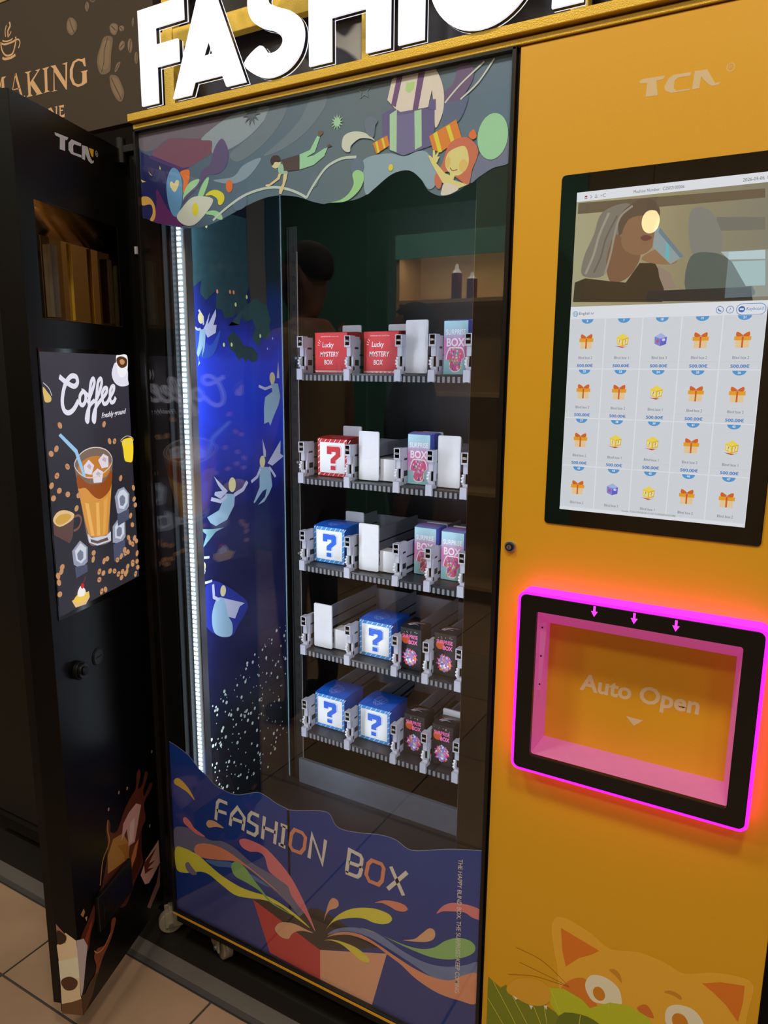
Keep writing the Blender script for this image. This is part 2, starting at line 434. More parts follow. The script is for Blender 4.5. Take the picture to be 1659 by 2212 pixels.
# upper decorative film
a = Art(FY, 'film', 0.0, 0.00003)
NAVY = (26, 32, 82)
out = [(0.0005, 1.9190), (0.8055, 1.9190)] + [(0.8059,1.7660)] + smooth([(0.8059,1.7660),(0.7776,1.7599),(0.7558,1.7501),(0.7335,1.7401),(0.7170,1.7320),(0.6959,1.7278),(0.6785,1.7315),(0.6629,1.7414),(0.6527,1.7564),(0.6424,1.7687),(0.6289,1.7749),(0.6107,1.7770),(0.5970,1.7730),(0.5785,1.7647),(0.5644,1.7548),(0.5453,1.7453),(0.5234,1.7397),(0.4985,1.7386),(0.4656,1.7395)] + [(0.4556,1.7391),(0.4302,1.7459),(0.4121,1.7527),(0.3886,1.7591),(0.3538,1.7637),(0.3208,1.7620),(0.2839,1.7543),(0.2487,1.7439),(0.2126,1.7333),(0.1756,1.7256),(0.1317,1.7249),(0.0933,1.7303),(0.0608,1.7376),(0.0344,1.7444),(0.0111,1.7533),(-0.0040,1.7582)], 4, False) + [(0.0005, 1.715)]
out[2] = (0.8055, out[2][1])
xm0 = min(p[0] for p in out)
out = [(max(p[0], 0.0005), p[1]) for p in out]
FILM = ramp_mat('upper_film_ink', [(0.0, (62, 88, 122)), (0.35, (84, 112, 140)), (0.7, (96, 118, 136)), (1.0, (92, 120, 150))], 0.0, 0.8, 0.5, 0.12, 5, 0, 'X', 1.5)
a.under(FILM, [p for p in out[2:]], 1.9190)
a.blob((84, 82, 100), [(0.0006,1.9191),(0.1427,1.9203),(0.2556,1.9199),(0.2083,1.9025),(0.1716,1.8868),(0.0877,1.8983),(0.0409,1.8828),(0.0042,1.8876)])
a.poly(NAVY, [(0.0033,1.8844),(0.1157,1.8331),(0.0827,1.8204),(0.0770,1.7833),(0.1006,1.7432),(0.1161,1.7329),(0.0608,1.7376),(0.0111,1.7533),(-0.0015,1.7591)])
a.poly((92, 62, 86), [(0.0374,1.8800),(0.0877,1.8983),(0.1715,1.8858),(0.1977,1.8780),(0.1966,1.8562),(0.1381,1.8380),(0.1188,1.8321),(0.0366,1.8697)])
a.poly((56, 40, 96), [(0.0336,1.8738),(0.1192,1.8392),(0.1381,1.8390),(0.1187,1.8312),(0.0265,1.8692)])
a.blob((110, 128, 146), [(0.1716,1.8868),(0.2556,1.9179),(0.3387,1.9171),(0.3134,1.8873),(0.2591,1.8625),(0.2002,1.8547),(0.1977,1.8780)])
a.blob((84, 102, 120), [(0.3414,1.9157),(0.3785,1.9157),(0.3647,1.8877),(0.3207,1.8544),(0.2638,1.8332),(0.2412,1.8484),(0.2764,1.8663),(0.3189,1.8885)])
a.blob((86, 104, 122), [(0.4323,1.9176),(0.4608,1.9205),(0.4606,1.8981),(0.4215,1.8641),(0.3690,1.8420),(0.3229,1.8360),(0.3694,1.8597),(0.4064,1.8855)])
a.blob((104, 128, 152), [(0.3173,1.8327),(0.2749,1.8257),(0.2483,1.8081),(0.1979,1.8075),(0.2449,1.7959),(0.2856,1.8039)])
a.blob((74, 34, 88), [(0.0455,1.8067),(0.0789,1.7608),(0.1257,1.7314),(0.0608,1.7381),(0.0280,1.7496),(0.0416,1.7756)])
a.blob((76, 122, 168), [(0.0873,1.8408),(0.0733,1.8171),(0.0744,1.7836),(0.0851,1.7557),(0.1011,1.7520),(0.1154,1.7861),(0.1135,1.8235),(0.1026,1.8390)])
a.blob((236, 170, 135), [(0.0823,1.8139),(0.0878,1.8181),(0.0939,1.8130),(0.1007,1.8189),(0.1076,1.8159),(0.1059,1.8080),(0.0955,1.7970),(0.0850,1.8052)])
a.blob((228, 96, 44), [(0.1118,1.8324),(0.1359,1.8335),(0.1348,1.8146),(0.1264,1.8003),(0.1172,1.7936),(0.1198,1.8163)])
a.blob((122, 174, 140), [(0.1162,1.7772),(0.1204,1.7944),(0.1365,1.8101),(0.1616,1.8137),(0.1548,1.8016),(0.1355,1.7928),(0.1214,1.7789)])
a.blob((72, 66, 108), [(0.2250,1.8785),(0.2373,1.8593),(0.2364,1.8366),(0.2225,1.8216),(0.2044,1.8174),(0.1864,1.8194),(0.1738,1.8123),(0.1609,1.8009),(0.1351,1.7863),(0.1153,1.7729),(0.1224,1.7854),(0.1581,1.8055),(0.1651,1.8219),(0.1748,1.8314),(0.1902,1.8360),(0.1970,1.8520),(0.2099,1.8712)])
a.blob((122, 174, 140), [(0.1876,1.8129),(0.1823,1.7986),(0.1692,1.7806),(0.1568,1.7819),(0.1671,1.8002),(0.1800,1.8127)])
a.blob((160, 178, 178), [(0.1631,1.7823),(0.1963,1.7725),(0.1768,1.7495),(0.1447,1.7304),(0.1161,1.7329),(0.0977,1.7490),(0.1149,1.7663),(0.1380,1.7805)])
a.poly((226, 176, 52), disc([(0.1493,1.7586)][0], 0.0085, 0.012))
a.blob((232, 172, 50), [(0.1769,1.7820),(0.1910,1.7891),(0.2091,1.7882),(0.2236,1.7793),(0.2246,1.7685),(0.2168,1.7608),(0.2094,1.7626),(0.2069,1.7725),(0.1936,1.7802)])
a.poly((226, 92, 50), disc([(0.2383,1.7925)][0], 0.0085, 0.0115))
a.blob((122, 176, 136), [(0.1767,1.7473),(0.1831,1.7522),(0.2014,1.7515),(0.2161,1.7437),(0.2186,1.7338),(0.2067,1.7355),(0.1949,1.7435)])
a.blob((190, 140, 76), [(0.0013,1.7966),(0.0210,1.7946),(0.0353,1.7807),(0.0389,1.7600),(0.0312,1.7474),(0.0219,1.7506),(0.0306,1.7630),(0.0267,1.7793),(0.0012,1.7807)])
for q in ([(0.0569,1.8510),(0.0596,1.8430),(0.0554,1.8446)], [(0.0230,1.8440),(0.0357,1.8335),(0.0292,1.8365)], [(0.0016,1.8307),(0.0165,1.8245),(0.0045,1.8247)]): a.poly((200, 170, 110), q)
a.blob((78, 96, 118), [(0.4307,1.7912),(0.4409,1.7948),(0.4459,1.7797),(0.4407,1.7695),(0.4279,1.7738)])
a.blob((70, 92, 122), [(0.2646,1.7771),(0.2800,1.7672),(0.2781,1.7527),(0.2547,1.7465),(0.2463,1.7579)])
a.stroke((150, 170, 182), [(0.1945,1.7338),(0.2254,1.7514),(0.2701,1.7703),(0.3129,1.7782),(0.3487,1.7784),(0.3808,1.7710),(0.4070,1.7602),(0.4199,1.7525)], 0.0045, True)
a.stroke((150, 170, 182), [(0.4199,1.7529),(0.4356,1.7730),(0.4586,1.7957)] + [(0.4761,1.8047),(0.4987,1.8097),(0.5257,1.8083)], 0.0045, True)
# swimmer
a.blob((232, 178, 146), [(0.3448,1.8172),(0.3498,1.8216),(0.3619,1.8211),(0.3618,1.8161),(0.3522,1.8103),(0.3428,1.8144)])
a.blob((48, 40, 46), [(0.3391,1.8269),(0.3460,1.8331),(0.3581,1.8315),(0.3627,1.8234),(0.3600,1.8203),(0.3498,1.8216),(0.3451,1.8172),(0.3405,1.8201)])
a.poly((122, 172, 148), [(0.4055,1.8275),(0.4287,1.8323),(0.4441,1.8532),(0.4503,1.8505),(0.4388,1.8271),(0.4209,1.8212),(0.4362,1.8220),(0.4601,1.8310),(0.4600,1.8186),(0.4360,1.8061),(0.4051,1.8020)])
a.poly((122, 172, 148), [(0.4589,1.8302)] + [(0.4662,1.8314),(0.4636,1.8259)] + [(0.4588,1.8184)])
a.poly((62, 52, 58), [(0.3646,1.8237),(0.4042,1.8276),(0.4051,1.8020),(0.3708,1.8031),(0.3684,1.8143)])
a.blob((122, 162, 150), [(0.3571,1.8127),(0.3658,1.8166),(0.3696,1.8082),(0.3681,1.7994),(0.3587,1.8011)])
a.blob((122, 162, 150), [(0.3682,1.8034),(0.3775,1.8029),(0.3774,1.7969),(0.3686,1.7994)])
a.poly((226, 166, 136), [(0.3579,1.8010),(0.3633,1.7994),(0.3599,1.7913),(0.3345,1.7804),(0.3269,1.7828),(0.3270,1.7853),(0.3352,1.7850),(0.3545,1.7940)])
a.poly((226, 166, 136), [(0.3694,1.7997),(0.3774,1.7973),(0.3759,1.7895),(0.3675,1.7724),(0.3633,1.7648),(0.3579,1.7663),(0.3589,1.7733),(0.3664,1.7826)])
a.poly((88, 76, 66), [(0.4462,1.8606),(0.4566,1.8601),(0.4566,1.8553),(0.4496,1.8510),(0.4461,1.8537)])
a.poly((70, 64, 66), [(0.4650,1.8349),(0.4713,1.8360),(0.4758,1.8321),(0.4662,1.8308)])
a.poly((70, 82, 98), star([(0.2976,1.9116)][0], 0.022, 0.009, 11))
a.poly((130, 172, 150), star([(0.4865,1.8692)][0], 0.0135, 0.006, 12))
a.stroke((96, 110, 126), star([(0.5409,1.9105)][0], 0.013, 0.006, 5), 0.0012, closed=True)
# gifts
a.blob((112, 138, 160), [(0.5402,1.8017),(0.5873,1.8061),(0.6195,1.7974),(0.6462,1.8022),(0.6639,1.7963),(0.6797,1.7698),(0.6781,1.7462),(0.6655,1.7417),(0.6515,1.7584),(0.6289,1.7743),(0.5970,1.7724),(0.5644,1.7544),(0.5453,1.7456),(0.5408,1.7709)])
a.blob((90, 98, 130), [(0.7526,1.7814),(0.7763,1.7931),(0.8032,1.8041),(0.8056,1.7669),(0.7776,1.7603),(0.7558,1.7505),(0.7406,1.7438)])
a.blob((86, 74, 112), [(0.7154,1.9198),(0.7317,1.9186),(0.7401,1.9083),(0.7395,1.8948),(0.7309,1.8809),(0.7191,1.8673),(0.7048,1.8626),(0.6921,1.8672),(0.6916,1.8839),(0.7039,1.8906),(0.7098,1.9034)])
a.blob((74, 88, 120), [(0.7322,1.8721),(0.7277,1.8538),(0.7159,1.8364),(0.6930,1.8327),(0.6882,1.8546),(0.6921,1.8672),(0.7191,1.8673)])
a.blob((172, 182, 172), [(0.6728,1.9194),(0.6826,1.9063),(0.6895,1.8860),(0.6901,1.8614),(0.6843,1.8428),(0.6760,1.8334),(0.6736,1.8604),(0.6706,1.8786),(0.6679,1.9001)])
a.poly((80, 78, 124), [(0.5763,1.8680),(0.6025,1.8764),(0.6742,1.8617),(0.6749,1.8317),(0.6701,1.8072),(0.6183,1.7984),(0.6035,1.8050),(0.5919,1.8102),(0.5778,1.8326)])
a.poly((92, 92, 136), [(0.6049,1.8619),(0.6373,1.8615),(0.6395,1.8040),(0.6183,1.7990),(0.6046,1.8052)])
a.poly((134, 184, 152), [(0.5912,1.8657),(0.6048,1.8710),(0.6050,1.8055),(0.5919,1.8109)])
a.poly((134, 184, 152), [(0.6373,1.8638),(0.6504,1.8645),(0.6522,1.8087),(0.6395,1.8047)])
a.poly((172, 182, 172), [(0.5864,1.8884),(0.5951,1.9187),(0.6152,1.9224),(0.6760,1.9193),(0.6702,1.8962),(0.6623,1.8657),(0.6116,1.8663),(0.6014,1.8730)])
a.poly((86, 64, 112), [(0.6041,1.9199),(0.6153,1.9215),(0.6025,1.8750),(0.5940,1.8799)])
a.poly((86, 64, 112), [(0.6438,1.9192),(0.6557,1.9189),(0.6439,1.8641),(0.6340,1.8643)])
a.poly((140, 172, 120), [(0.6221,1.9087),(0.6386,1.9077),(0.6356,1.8967),(0.6268,1.8919),(0.6205,1.8974)])
a.poly((80, 78, 124), [(0.6642,1.8760),(0.6760,1.8756),(0.6764,1.8600),(0.6628,1.8621)])
for q in ([(0.6921,1.8672),(0.7184,1.8899),(0.7577,1.9156)], [(0.7191,1.8682),(0.7488,1.8881),(0.7743,1.9172)]): a.stroke((160, 178, 182), q, 0.0028, True)
a.poly((232, 108, 48), [(0.6655,1.8219),(0.7127,1.8400),(0.7229,1.8126),(0.7188,1.8096),(0.6855,1.7944),(0.6724,1.8012)])
a.poly((238, 186, 60), [(0.6725,1.8245),(0.6793,1.8272),(0.6893,1.7954),(0.6823,1.7948)])
a.poly((238, 186, 60), [(0.6951,1.8320),(0.7014,1.8341),(0.7109,1.8086),(0.7054,1.8058)])
a.poly((232, 108, 48), [(0.5586,1.8254),(0.5870,1.8341),(0.5918,1.8176),(0.5663,1.8079)])
a.poly((238, 186, 60), [(0.5638,1.8266),(0.5676,1.8280),(0.5729,1.8098),(0.5687,1.8083)])
a.poly((238, 186, 60), [(0.5755,1.8307),(0.5792,1.8316),(0.5845,1.8149),(0.5808,1.8135)])
a.blob((160, 174, 174), [(0.4963,1.8323),(0.5012,1.8450),(0.5183,1.8493),(0.5400,1.8453),(0.5567,1.8355),(0.5626,1.8287),(0.5543,1.8330),(0.5353,1.8365),(0.5232,1.8325),(0.5147,1.8260),(0.5135,1.8185),(0.5061,1.8184),(0.4987,1.8242)])
a.poly((124, 178, 148), disc([(0.7757,1.8062)][0], 0.0255, 0.0335))
a.blob((84, 100, 122), [(0.5423,1.8619),(0.5541,1.8686),(0.5678,1.8600),(0.5636,1.8513),(0.5602,1.8350),(0.5472,1.8424)])
a.poly((78, 98, 124), disc([(0.5281,1.7916)][0], 0.0135, 0.015))
a.blob((124, 178, 132), [(0.5282,1.7868),(0.5403,1.7806),(0.5415,1.7689),(0.5331,1.7543),(0.5160,1.7424),(0.4985,1.7378),(0.4732,1.7396),(0.4935,1.7417),(0.5110,1.7508),(0.5209,1.7654),(0.5184,1.7812)])
a.poly((236, 176, 60), disc([(0.5946,1.7827)][0], 0.0045, 0.0055))
# girl
a.blob((158, 92, 76), [(0.7126,1.8105),(0.7312,1.8114),(0.7458,1.8007),(0.7524,1.7876),(0.7488,1.7739),(0.7431,1.7623),(0.7386,1.7423),(0.7314,1.7418),(0.7164,1.7528),(0.6970,1.7641),(0.6874,1.7401),(0.6785,1.7462),(0.6777,1.7609),(0.6902,1.7776),(0.6962,1.7948),(0.7022,1.8048)])
a.poly((240, 174, 122), [(0.6696,1.7819),(0.6783,1.7805),(0.6949,1.7625),(0.7046,1.7578),(0.7044,1.7650),(0.7151,1.7602),(0.7106,1.7503),(0.7356,1.7406),(0.7190,1.7360),(0.6975,1.7455),(0.6921,1.7474),(0.6798,1.7661)])
a.poly((240, 174, 122), [(0.6644,1.7926),(0.6683,1.7921),(0.6728,1.7879),(0.6729,1.7996),(0.6764,1.7996),(0.6774,1.7909),(0.6816,1.7958),(0.6834,1.7938),(0.6809,1.7887),(0.6852,1.7890),(0.6805,1.7797),(0.6703,1.7809)])
a.blob((240, 174, 122), [(0.7015,1.7932),(0.7275,1.7987),(0.7362,1.7826),(0.7347,1.7668),(0.7205,1.7560),(0.7045,1.7614),(0.6956,1.7751)])
a.poly((240, 156, 96), disc([(0.7005,1.7781)][0], 0.0045, 0.0085))
a.poly((240, 156, 96), disc([(0.7274,1.7698)][0], 0.0075, 0.0095))
a.stroke((120, 74, 54), [(0.7043,1.7696),(0.7087,1.7645),(0.7171,1.7650)], 0.0014, True)
a.blob((186, 196, 174), [(0.6898,1.7294),(0.6904,1.7375),(0.6953,1.7471),(0.7125,1.7424),(0.7201,1.7358),(0.7149,1.7322),(0.7023,1.7286)])
a.blob((228, 94, 52), [(0.7361,1.8160),(0.7431,1.8211),(0.7473,1.8162),(0.7486,1.8090),(0.7426,1.8064),(0.7363,1.8107)])
a.build('upper_film_print', glass_door)['label'] = 'wavy-edged blue film printed with gifts, a swimmer and a girl'

# lower decorative film
a = Art(FY, 'film', 0.0, 0.00003)
BLU = ramp_mat('lower_film_ink', [(0.0, (16, 44, 116)), (0.5, (12, 48, 128)), (1.0, (14, 56, 140))], 0.12, 0.75, 0.5, 0.15, 8, 0, 'Z', 2.0)
wave = smooth([(-0.0007,0.5725),(0.0253,0.5668),(0.0634,0.5531),(0.0939,0.5287),(0.1184,0.5182),(0.1425,0.5027),(0.1788,0.4964),(0.2088,0.4984),(0.2386,0.5105),(0.2707,0.5244),(0.2961,0.5215),(0.3237,0.5135),(0.3565,0.5098)] + [(0.3511,0.5090),(0.3835,0.5165),(0.4360,0.5340),(0.4615,0.5356),(0.4765,0.5151),(0.4965,0.5105),(0.5356,0.5173),(0.5831,0.5296),(0.6200,0.5316),(0.6473,0.5215),(0.6739,0.5268),(0.7376,0.5537),(0.8032,0.5744)], 4, False)
wave = [(min(max(p[0], 0.0005), 0.8055), p[1]) for p in wave]
a.under(BLU, [(0.0005, wave[0][1])] + wave, 0.1205)
a.stroke((120, 132, 150), wave, 0.0012)
a.blob((84, 88, 120), [(0.0026,0.3408),(0.0404,0.3582),(0.0750,0.3590),(0.1187,0.3520),(0.1588,0.3622),(0.1974,0.3584),(0.2441,0.3402),(0.2840,0.3337),(0.3289,0.3271),(0.3522,0.3150),(0.3664,0.2914),(0.4007,0.2738),(0.4203,0.2396),(0.4117,0.2359),(0.3803,0.2545),(0.3427,0.2790),(0.2831,0.3036),(0.2215,0.3235),(0.1736,0.3275),(0.0893,0.3046),(0.0545,0.3004),(0.0028,0.2872)])
a.blob((62, 92, 150), [(0.1022,0.2924),(0.1565,0.3099),(0.1894,0.3168),(0.2081,0.3046),(0.2524,0.3079),(0.2981,0.2960),(0.2520,0.2969),(0.1888,0.3027),(0.1391,0.2893)])
a.blob((216, 112, 92), [(0.0672,0.3107),(0.0802,0.3268),(0.1114,0.3395),(0.1580,0.3439),(0.2029,0.3357),(0.2466,0.3221),(0.2983,0.3042),(0.3428,0.2844),(0.3719,0.2723),(0.3369,0.2874),(0.2832,0.3064),(0.2372,0.3212),(0.1961,0.3235),(0.1432,0.3078),(0.0956,0.2956),(0.0717,0.2981)])
DARKI = (34, 28, 34)
a.poly((150, 44, 48), [(0.2474,0.2444),(0.4354,0.1949),(0.4353,0.1195),(0.2941,0.1236)])
a.poly(DARKI, [(0.2474,0.2444),(0.3122,0.2668),(0.3792,0.2540),(0.4096,0.2895),(0.4337,0.2971),(0.4704,0.2927),(0.5062,0.2861),(0.5878,0.2696),(0.4354,0.1949)])
a.poly((218, 132, 112), [(0.4349,0.1951),(0.6033,0.2627),(0.5685,0.1212),(0.4347,0.1192)])
a.blob((220, 172, 62), [(0.0037,0.2890),(0.0405,0.2995),(0.0820,0.2962),(0.1153,0.2831),(0.1548,0.2699),(0.2066,0.2623),(0.2510,0.2648),(0.2883,0.2703),(0.3275,0.2674),(0.3716,0.2561),(0.4089,0.2387),(0.3715,0.2480),(0.3274,0.2591),(0.2818,0.2567),(0.2346,0.2429),(0.1926,0.2342),(0.1537,0.2440),(0.1141,0.2569),(0.0867,0.2549),(0.0619,0.2439),(0.0294,0.2299),(0.0037,0.2318)])
a.blob((98, 92, 124), [(0.0344,0.2552),(0.0456,0.2653),(0.0556,0.2575),(0.0690,0.2481),(0.0722,0.2421),(0.0579,0.2351),(0.0406,0.2401)])
a.blob((104, 146, 88), [(0.1841,0.3065),(0.1927,0.3208),(0.2090,0.3270),(0.2308,0.3160),(0.2520,0.2969),(0.2763,0.2791),(0.3003,0.2615),(0.3422,0.2545),(0.3715,0.2507),(0.3421,0.2518),(0.2971,0.2575),(0.2700,0.2738),(0.2327,0.2810),(0.1946,0.2854)])
a.blob((200, 98, 112), [(0.2110,0.3824),(0.2240,0.3930),(0.2459,0.3963),(0.2856,0.3933),(0.3211,0.3746),(0.3558,0.3482),(0.3841,0.3119),(0.4065,0.2735),(0.4230,0.2355),(0.4006,0.2631),(0.3750,0.2843),(0.3578,0.3013),(0.3494,0.3192),(0.3229,0.3274),(0.2962,0.3385),(0.2849,0.3690),(0.2668,0.3743),(0.2419,0.3665),(0.2200,0.3693)])
a.blob((206, 146, 58), [(0.0110,0.4741),(0.0235,0.4836),(0.0439,0.4774),(0.0636,0.4614),(0.0761,0.4419),(0.0529,0.4552),(0.0256,0.4619),(0.0125,0.4648)])
a.blob((200, 100, 106), [(0.0346,0.3790),(0.0438,0.3863),(0.0589,0.3788),(0.0720,0.3664),(0.1054,0.3557),(0.0781,0.3530),(0.0511,0.3619),(0.0375,0.3686)])
a.blob((230, 138, 108), [(0.1107,0.3938),(0.1178,0.4032),(0.1346,0.4075),(0.1509,0.4049),(0.1653,0.3989),(0.1406,0.3944),(0.1203,0.3846),(0.1120,0.3873)])
a.blob((220, 138, 114), [(0.3108,0.1973),(0.3234,0.2152),(0.3475,0.2269),(0.3712,0.2317),(0.3944,0.2310),(0.4173,0.2303),(0.3885,0.2231),(0.3679,0.2113),(0.3559,0.1978),(0.3482,0.1848),(0.3286,0.1803),(0.3136,0.1875)])
a.blob((226, 132, 108), [(0.4457,0.2727),(0.4528,0.3019),(0.4599,0.3255),(0.4695,0.3390),(0.4817,0.3384),(0.4844,0.3279),(0.4775,0.3174),(0.4611,0.3053),(0.4513,0.2882)])
a.blob((228, 176, 64), [(0.4511,0.2540),(0.4747,0.2929),(0.5045,0.3235),(0.5387,0.3442),(0.5746,0.3567),(0.6047,0.3582),(0.6147,0.3502),(0.6074,0.3372),(0.5900,0.3271),(0.5697,0.3222),(0.5491,0.3221),(0.5230,0.3135),(0.4883,0.2949),(0.4664,0.2764)])
a.blob((212, 112, 96), [(0.5732,0.3698),(0.5945,0.3847),(0.6191,0.3924),(0.6410,0.3942),(0.6503,0.3871),(0.6413,0.3780),(0.6243,0.3738),(0.6070,0.3764),(0.5895,0.3765)])
a.blob((202, 104, 112), [(0.7139,0.4043),(0.7270,0.4263),(0.7469,0.4415),(0.7754,0.4498),(0.8003,0.4511),(0.8050,0.4451),(0.8056,0.4294),(0.7892,0.4270),(0.7716,0.4310),(0.7452,0.4222),(0.7273,0.4147)])
a.blob((110, 152, 98), [(0.5388,0.2961),(0.5647,0.3011),(0.6054,0.3014),(0.6473,0.3028),(0.6833,0.3105),(0.7112,0.3268),(0.7336,0.3512),(0.7602,0.3702),(0.7844,0.3751),(0.7967,0.3678),(0.7940,0.3526),(0.7747,0.3331),(0.7415,0.3130),(0.7024,0.3010),(0.6596,0.2985),(0.6228,0.2992),(0.5852,0.3013)])
a.blob((86, 104, 150), [(0.4552,0.2426),(0.4746,0.2643),(0.5044,0.2824),(0.5388,0.2949),(0.5852,0.3000),(0.6353,0.2875),(0.6839,0.2826),(0.7306,0.2922),(0.7753,0.3156),(0.8044,0.3363),(0.8054,0.3074),(0.7806,0.2895),(0.7497,0.2674),(0.7129,0.2570),(0.6601,0.2666),(0.6107,0.2762),(0.5649,0.2834),(0.5283,0.2800),(0.4909,0.2662)])
a.blob((222, 120, 96), [(0.4537,0.2367),(0.4800,0.2588),(0.5124,0.2743),(0.5467,0.2805),(0.5854,0.2749),(0.6258,0.2656),(0.6724,0.2574),(0.7152,0.2581),(0.7496,0.2698),(0.7760,0.2940),(0.8043,0.3080),(0.8044,0.2449),(0.7667,0.2320),(0.7207,0.2263),(0.6728,0.2352),(0.6359,0.2527),(0.6058,0.2614),(0.5752,0.2703),(0.5415,0.2718),(0.5071,0.2655),(0.4745,0.2498)])
a.blob((222, 168, 64), [(0.4453,0.2250),(0.4690,0.2369),(0.4963,0.2425),(0.5284,0.2440),(0.5521,0.2368),(0.5621,0.2285),(0.5574,0.2199),(0.5391,0.2178),(0.5151,0.2276),(0.4908,0.2349),(0.4662,0.2330)])
a.blob((228, 138, 112), [(0.6399,0.3118),(0.6663,0.3260),(0.6826,0.3454),(0.6986,0.3645),(0.7102,0.3648),(0.7117,0.3511),(0.7016,0.3369),(0.6783,0.3245)])
CRM = (236, 208, 172); SAL = (226, 116, 96); sw = 0.0086
for q in ([(0.1414,0.4126),(0.1484,0.4586),(0.1553,0.4676),(0.1794,0.4674)], [(0.1459,0.4387),(0.1758,0.4406)], [(0.1852,0.4126),(0.1912,0.4431),(0.2095,0.4666),(0.2291,0.4479),(0.2232,0.4137)], [(0.1908,0.4335),(0.2255,0.4346)],
          [(0.2726,0.4666),(0.2514,0.4681),(0.2434,0.4580),(0.2414,0.4441),(0.2657,0.4392),(0.2652,0.4232),(0.2573,0.4137),(0.2348,0.4151)], [(0.2878,0.4710),(0.2801,0.4125)], [(0.3219,0.4696),(0.3146,0.4122)], [(0.2840,0.4429),(0.3182,0.4418)],
          [(0.3422,0.4657),(0.3352,0.4140)], [(0.3329,0.4664),(0.3514,0.4659)], [(0.3259,0.4163),(0.3449,0.4149)], [(0.4082,0.4119),(0.4173,0.4712),(0.4429,0.4122),(0.4521,0.4715)],
          [(0.5045,0.4145),(0.5124,0.4700),(0.5383,0.4668),(0.5421,0.4609),(0.5409,0.4482),(0.5371,0.4413),(0.5103,0.4403)], [(0.5371,0.4413),(0.5409,0.4359),(0.5371,0.4209),(0.5307,0.4142),(0.5019,0.4135)], [(0.6103,0.4685),(0.6402,0.4143)], [(0.6475,0.4697),(0.6036,0.4145)]):
    a.stroke(CRM, q, sw, up=False)
a.up()
a.stroke(SAL, [(0.3710,0.4675),(0.3908,0.4669),(0.3996,0.4586),(0.3959,0.4309),(0.3857,0.4162),(0.3643,0.4155),(0.3573,0.4246),(0.3622,0.4547)], sw, closed=True)
a.stroke(SAL, [(0.5662,0.4658),(0.5887,0.4658),(0.5942,0.4583),(0.5903,0.4282),(0.5817,0.4158),(0.5602,0.4159),(0.5525,0.4281),(0.5574,0.4544)], sw, closed=True)
q = [(0.7561,0.5399),(0.7576,0.2458),(0.7654,0.5418)]
a.text((214, 204, 188), 'THE HAPPY BLIND BOX. THE SURPRISES KEEP COMING', q[0], q[1], q[2], 0.01)
a.build('lower_film_print', glass_door)['label'] = 'deep blue film with colour splashes bursting from a red box'

LED_W = 1.15
# ---------------------------------------------------------------- cabinet inside: LED strips, picture panel, rack
for lx in (0.0, 1.0):
    sx = (lambda x: x) if lx == 0 else (lambda x: 0.836 - x)
    X = lambda a_, b_: (min(sx(a_), sx(b_)), max(sx(a_), sx(b_)))
    x0, x1 = X(0.052, 0.100)
    ch = MB(); ch.box((X(0.0505, 0.057)[0], 0.026, 0.16), (X(0.0505, 0.057)[1], 0.050, 1.905), mat('grey_channel_plastic', (46, 48, 52), 0.45))
    ch.box((X(0.057, 0.0945)[0], 0.040, 0.16), (X(0.057, 0.0945)[1], 0.046, 1.905), M_WHITEP)
    ch.box((X(0.0925, 0.0955)[0], 0.028, 0.16), (X(0.0925, 0.0955)[1], 0.046, 1.905), M_ALU)
    strip = ch.build('led_channel', vm)
    bd = MB(); n = 150
    lm = emi('cool_white_led', (215, 235, 255), 6.0, (220, 230, 235))
    for i in range(n):
        z = 0.20 + i * (1.68 / n); xa, xb = X(0.0620, 0.0715)
        bd.box((xa, 0.0365, z), (xb, 0.040, z + 0.0064), lm)
    o = bd.build('led_bead_row', strip); o['kind'] = 'stuff'
    for zc in (0.48, 0.90, 1.32, 1.74):
        ld = bpy.data.lights.new('led_strip_light', 'AREA'); ld.shape = 'RECTANGLE'; ld.size = 0.012; ld.size_y = 0.40; ld.energy = LED_W; ld.color = (0.82, 0.91, 1.0)
        lo = bpy.data.objects.new('led_strip_light', ld); COL.objects.link(lo); lo.parent = strip
        lo.location = (sx(0.0665), 0.052, zc); dirv = Vector((0.55 if lx == 0 else -0.55, 0.84, 0)); lo.rotation_euler = dirv.to_track_quat('-Z', 'Y').to_euler()
    xa, xb = X(0.0585, 0.0770)
    MB().box((xa, 0.0385, 0.17), (xb, 0.0398, 1.90), emi('led_tape_glow', (200, 225, 245), 0.30, (120, 128, 132))).build('led_tape', strip)
pst = MB().box((0.0502, 0.052, 0.20), (0.0513, 0.402, 1.905), ramp_mat('forest_picture_ink', [(0.0, (3, 5, 10)), (0.22, (5, 8, 20)), (0.36, (14, 18, 70)), (0.45, (12, 16, 62)), (0.55, (14, 22, 86)), (0.66, (26, 52, 190)), (0.74, (30, 60, 205)), (0.80, (24, 40, 130)), (0.87, (12, 26, 48)), (1.0, (10, 20, 30))], 0.20, 1.905, 0.5, 0.10, 14, 0, 'Z', 1.15))
pst.box((0.0502, 0.402, 0.20), (0.0535, 0.4045, 1.905), mat('clear_acrylic_edge', (120, 150, 165), 0.2))
pp = pst.build('picture_panel', vm); pp['label'] = 'night forest picture with pale winged dancers on the inside wall'
a = Art(LR, 'poster', 0.0, 0.00003)
TEALD = mat('dark_foliage_ink', (34, 66, 74), 0.6, 0, 1, 0.35, 55); TEAL2 = mat('mid_foliage_ink', (42, 76, 80), 0.6, 0, 1, 0.3, 55)
a.poly((66, 56, 54), [(0.2742,1.8400),(0.3413,1.8530),(0.3397,1.6981),(0.3452,1.5849),(0.2867,1.5696),(0.2739,1.6900)])
